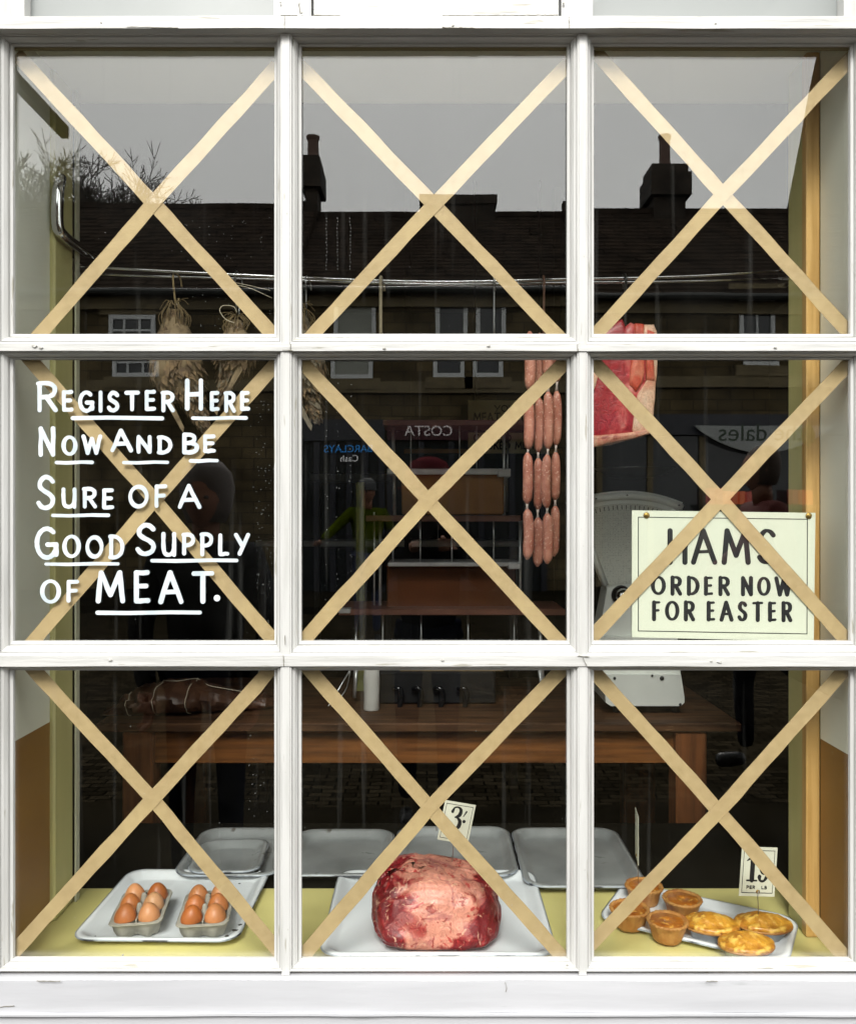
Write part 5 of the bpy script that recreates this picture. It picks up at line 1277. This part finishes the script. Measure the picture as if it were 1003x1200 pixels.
# ------------------------------------------------------------------ people in the street (seen mirrored in the glass)
def skin(name, J, E, mat, parent, sub=2):
    me = bpy.data.meshes.new(name); off = LOC[parent.name]
    me.from_pydata([tuple(Vector(j[0])) for j in J], E, []); me.materials.append(mat)
    o = bpy.data.objects.new(name, me); COL.objects.link(o); o.parent = parent
    s = o.modifiers.new("skin", 'SKIN'); s.use_smooth_shade = True
    for i, j in enumerate(J):
        r = j[1] if isinstance(j[1], tuple) else (j[1], j[1]); me.skin_vertices[0].data[i].radius = r
    me.skin_vertices[0].data[0].use_root = True
    u = o.modifiers.new("smooth", 'SUBSURF'); u.levels = sub; u.render_levels = sub
    return o
skin_m = M("skin", (.26, .125, .08), .6, spec=.2)
def person(label, loc, rz, H, jacket, trousers, hair, arms, hat=None, stride=0, liftleg=False, hold=None):
    t = thing("person", label, "person", loc, rz); k = H / 1.75
    def s(x, y, z): return (x*k, y*k, z*k)
    st = stride
    legs = [(s(0, 0, .95), .12*k), (s(.09, 0, .9), .095*k), (s(.10, st, .5), .062*k), (s(.10, st*.9 - (.0), .10), .045*k), (s(-.09, 0, .9), .095*k)]
    if liftleg: legs += [(s(-.10, -.15, .52), .062*k), (s(-.10, -.52, .34), .05*k)]; foot2 = (s(-.10, -.49, .36), s(-.10, -.60, .22))
    else: legs += [(s(-.10, -st, .5), .062*k), (s(-.10, -st*1.1, .10), .045*k)]; foot2 = (s(-.10, -st*1.1, .05), s(-.10, -st*1.1 + .17, .035))
    skin("trousers", legs, [(0, 1), (1, 2), (2, 3), (0, 4), (4, 5), (5, 6)], trousers, t, 1)
    skin("shoe", [(s(.10, st*.9, .05), .042*k), (s(.10, st*.9 + .17, .035), (.032*k, .045*k))], [(0, 1)], M("black_shoe", (.012, .012, .012), .4), t, 1)
    skin("shoe", [(foot2[0], .042*k), (foot2[1], (.032*k, .045*k))], [(0, 1)], M("black_shoe", (.012, .012, .012)), t, 1)
    (el1, ha1), (el2, ha2) = arms
    J = [(s(0, 0, .92), (.17*k, .12*k)), (s(0, 0, 1.15), (.16*k, .115*k)), (s(0, 0, 1.38), (.17*k, .11*k)), (s(0, .0, 1.47), .075*k),
         (s(.18, 0, 1.40), .07*k), (s(*el1), .055*k), (s(*ha1), .042*k), (s(-.18, 0, 1.40), .07*k), (s(*el2), .055*k), (s(*ha2), .042*k)]
    skin("jacket", J, [(0, 1), (1, 2), (2, 3), (2, 4), (4, 5), (5, 6), (2, 7), (7, 8), (8, 9)], jacket, t, 2)
    for (e_, h_, sg_) in ((el1, ha1, 1), (el2, ha2, -1)):
        h = Vector(s(*h_)); d = (h - Vector(s(*e_))).normalized(); side = d.orthogonal().normalized(); sd3 = d.cross(side)
        Jh = [(h, .026), (h + d*.045, (.030, .020))]; Eh = [(0, 1)]
        for f_ in range(4):
            b0 = h + d*.07 + side*(f_ - 1.5)*.019; L_ = (.06, .072, .068, .052)[f_]; i = len(Jh)
            Jh += [(b0, .0095), (b0 + d*L_*.55 + sd3*.012, .0085), (b0 + d*L_*.8 + sd3*.04, .0075)]; Eh += [(1, i), (i, i+1), (i+1, i+2)]
        i = len(Jh); Jh += [(h + side*.034 + d*.03, .011), (h + side*.05 + d*.06 + sd3*.02, .009)]; Eh += [(0, i), (i, i+1)]
        skin("hand", Jh, Eh, skin_m, t, 1)
    hc = Vector(s(0, .02, 1.62)); R_ = .105 * k; hd = MB(); loops = []
    for j in range(1, 20):
        th = math.pi*j/20; L_ = []
        for i in range(28):
            ph = 2*math.pi*i/28; x = math.sin(th)*math.cos(ph)*.78; y = math.sin(th)*math.sin(ph)*.95; z = -math.cos(th)*1.15
            if z < 0: x *= 1 + z*.28; y = y*(1 + z*.15) + (.06 if y > 0 else 0)
            fr = max(0, math.sin(ph)); 
            nose = math.exp(-((x/.13)**2)) * math.exp(-(((z + .12)/.2)**2)) * (.24 if y > 0 else 0); y += nose
            y -= (math.exp(-(((abs(x)-.3)/.14)**2)) * math.exp(-(((z-.08)/.1)**2))) * (.10 if y > 0 else 0)
            y += (math.exp(-((x/.25)**2)) * (math.exp(-(((z+.47)/.06)**2))*.05 - math.exp(-(((z+.54)/.03)**2))*.03)) if y > 0 else 0
            L_.append(hc + Vector((x, y, z))*R_)
        loops.append(L_)
    hd.loft(loops, True, True); nk = MB(); hd.tube([Vector(s(0, 0, 1.44)), Vector(s(0, .01, 1.56))], .055*k, 14); hb = hd.build("head", skin_m, t, True, local=True)
    for sgn in (-1, 1):
        MB().lathe([(.001, -.03), (.012, -.02), (.016, 0), (.014, .02), (.001, .032)], 10, hc + Vector((sgn*R_*.8, -.005, 0)), sx=.45).build("ear", skin_m, hb, True, local=True)
        MB().lathe([(.001, -.009), (.009, -.005), (.0115, 0), (.009, .005), (.001, .009)], 10, hc + Vector((sgn*R_*.3, R_*.80, R_*.08))).build("eye", M("dark_eye", (.05, .04, .035), .2), hb, True, local=True)
    if hat:
        MB().lathe([(.112, -.01), (.118, .02), (.112, .07), (.085, .115), (.04, .135), (.002, .138)], 24, hc + Vector((0, -.008, .035)), sx=.92, sy=1.05).lathe([(.10, .0), (.135, -.006), (.137, .0), (.10, .008)], 24, hc + Vector((0, .01, .035)), cap=False).build("hat", hat, t, True, local=True)
    hr = MB().lathe([(.075, -.09), (.098, -.03), (.103, .03), (.092, .085), (.055, .122), (.002, .134)], 22, hc + Vector((0, -.022, .012)), sx=.93, sy=.92); displace(hr, .006, 30, 2); hr.build("hair", hair, t, True, local=True)
    return t
dark_c = M("dark_jacket", (.010, .010, .012), .9, spec=0); grey_c = M("grey_jacket", (.055, .057, .06), .9, spec=0, col2=(.03, .03, .033), ns=6); jeans = M("dark_jeans", (.010, .012, .02), .9, spec=0)
hair_b = M("brown_hair", (.06, .035, .02), .7); pinkh = M("pink_knit_hat", (.13, .028, .035), .9, spec=0, bs=60, bstr=.6)
person("person in a pink hat and dark coat photographing the window with a phone", (0, -2.22, .13), 0, 1.57, dark_c, jeans, hair_b,
       (((.30, .12, 1.18), (.09, .40, 1.36)), ((-.30, .12, 1.18), (-.09, .40, 1.36))), hat=pinkh)
ph = thing("phone", "black phone held up in front of the pink hat", "phone", (0, -1.615, 1.46))
MB().bbox((-.037, -1.622, 1.36), (.037, -1.614, 1.515), .003).build("body", M("black_gloss", (.01, .01, .011)), ph)
MB().lathe([(.007, 0), (.007, .002), (.001, .002)], 12, (.02, -1.612, 1.50)).build("lens", M("dark_eye", (.05, .04, .035)), ph)
person("person in a grey jacket standing at the left close to the window", (-.78, -1.4, .13), R(4), 1.53, grey_c, jeans, M("grey_hair", (.12, .10, .09), .7),
       (((.27, .02, 1.12), (.22, .06, .84)), ((-.27, .02, 1.12), (-.22, .06, .84))))
person("worker in a yellow high visibility jacket and grey cap across the road", (-.72, -8.4, .02), R(-20), 1.88, M("hi_vis_yellow", (.06, .08, .004), .9, spec=0, col2=(.012, .02, .003), ns=4), M("navy_trousers", (.01, .02, .06), .8), hair_b,
       (((.28, .05, 1.15), (.20, .32, 1.20)), ((-.34, .0, 1.25), (-.52, .12, 1.12))), hat=M("grey_cap", (.055, .058, .06), .8))
person("person in black trousers striding past at the right", (1.85, -3.1, .13), R(90), 1.72, M("red_brown_coat", (.12, .02, .015), .8), dark_c, hair_b,
       (((.24, -.05, 1.15), (.22, .12, .95)), ((-.24, .05, 1.15), (-.22, .25, 1.0))), stride=.16, liftleg=True)
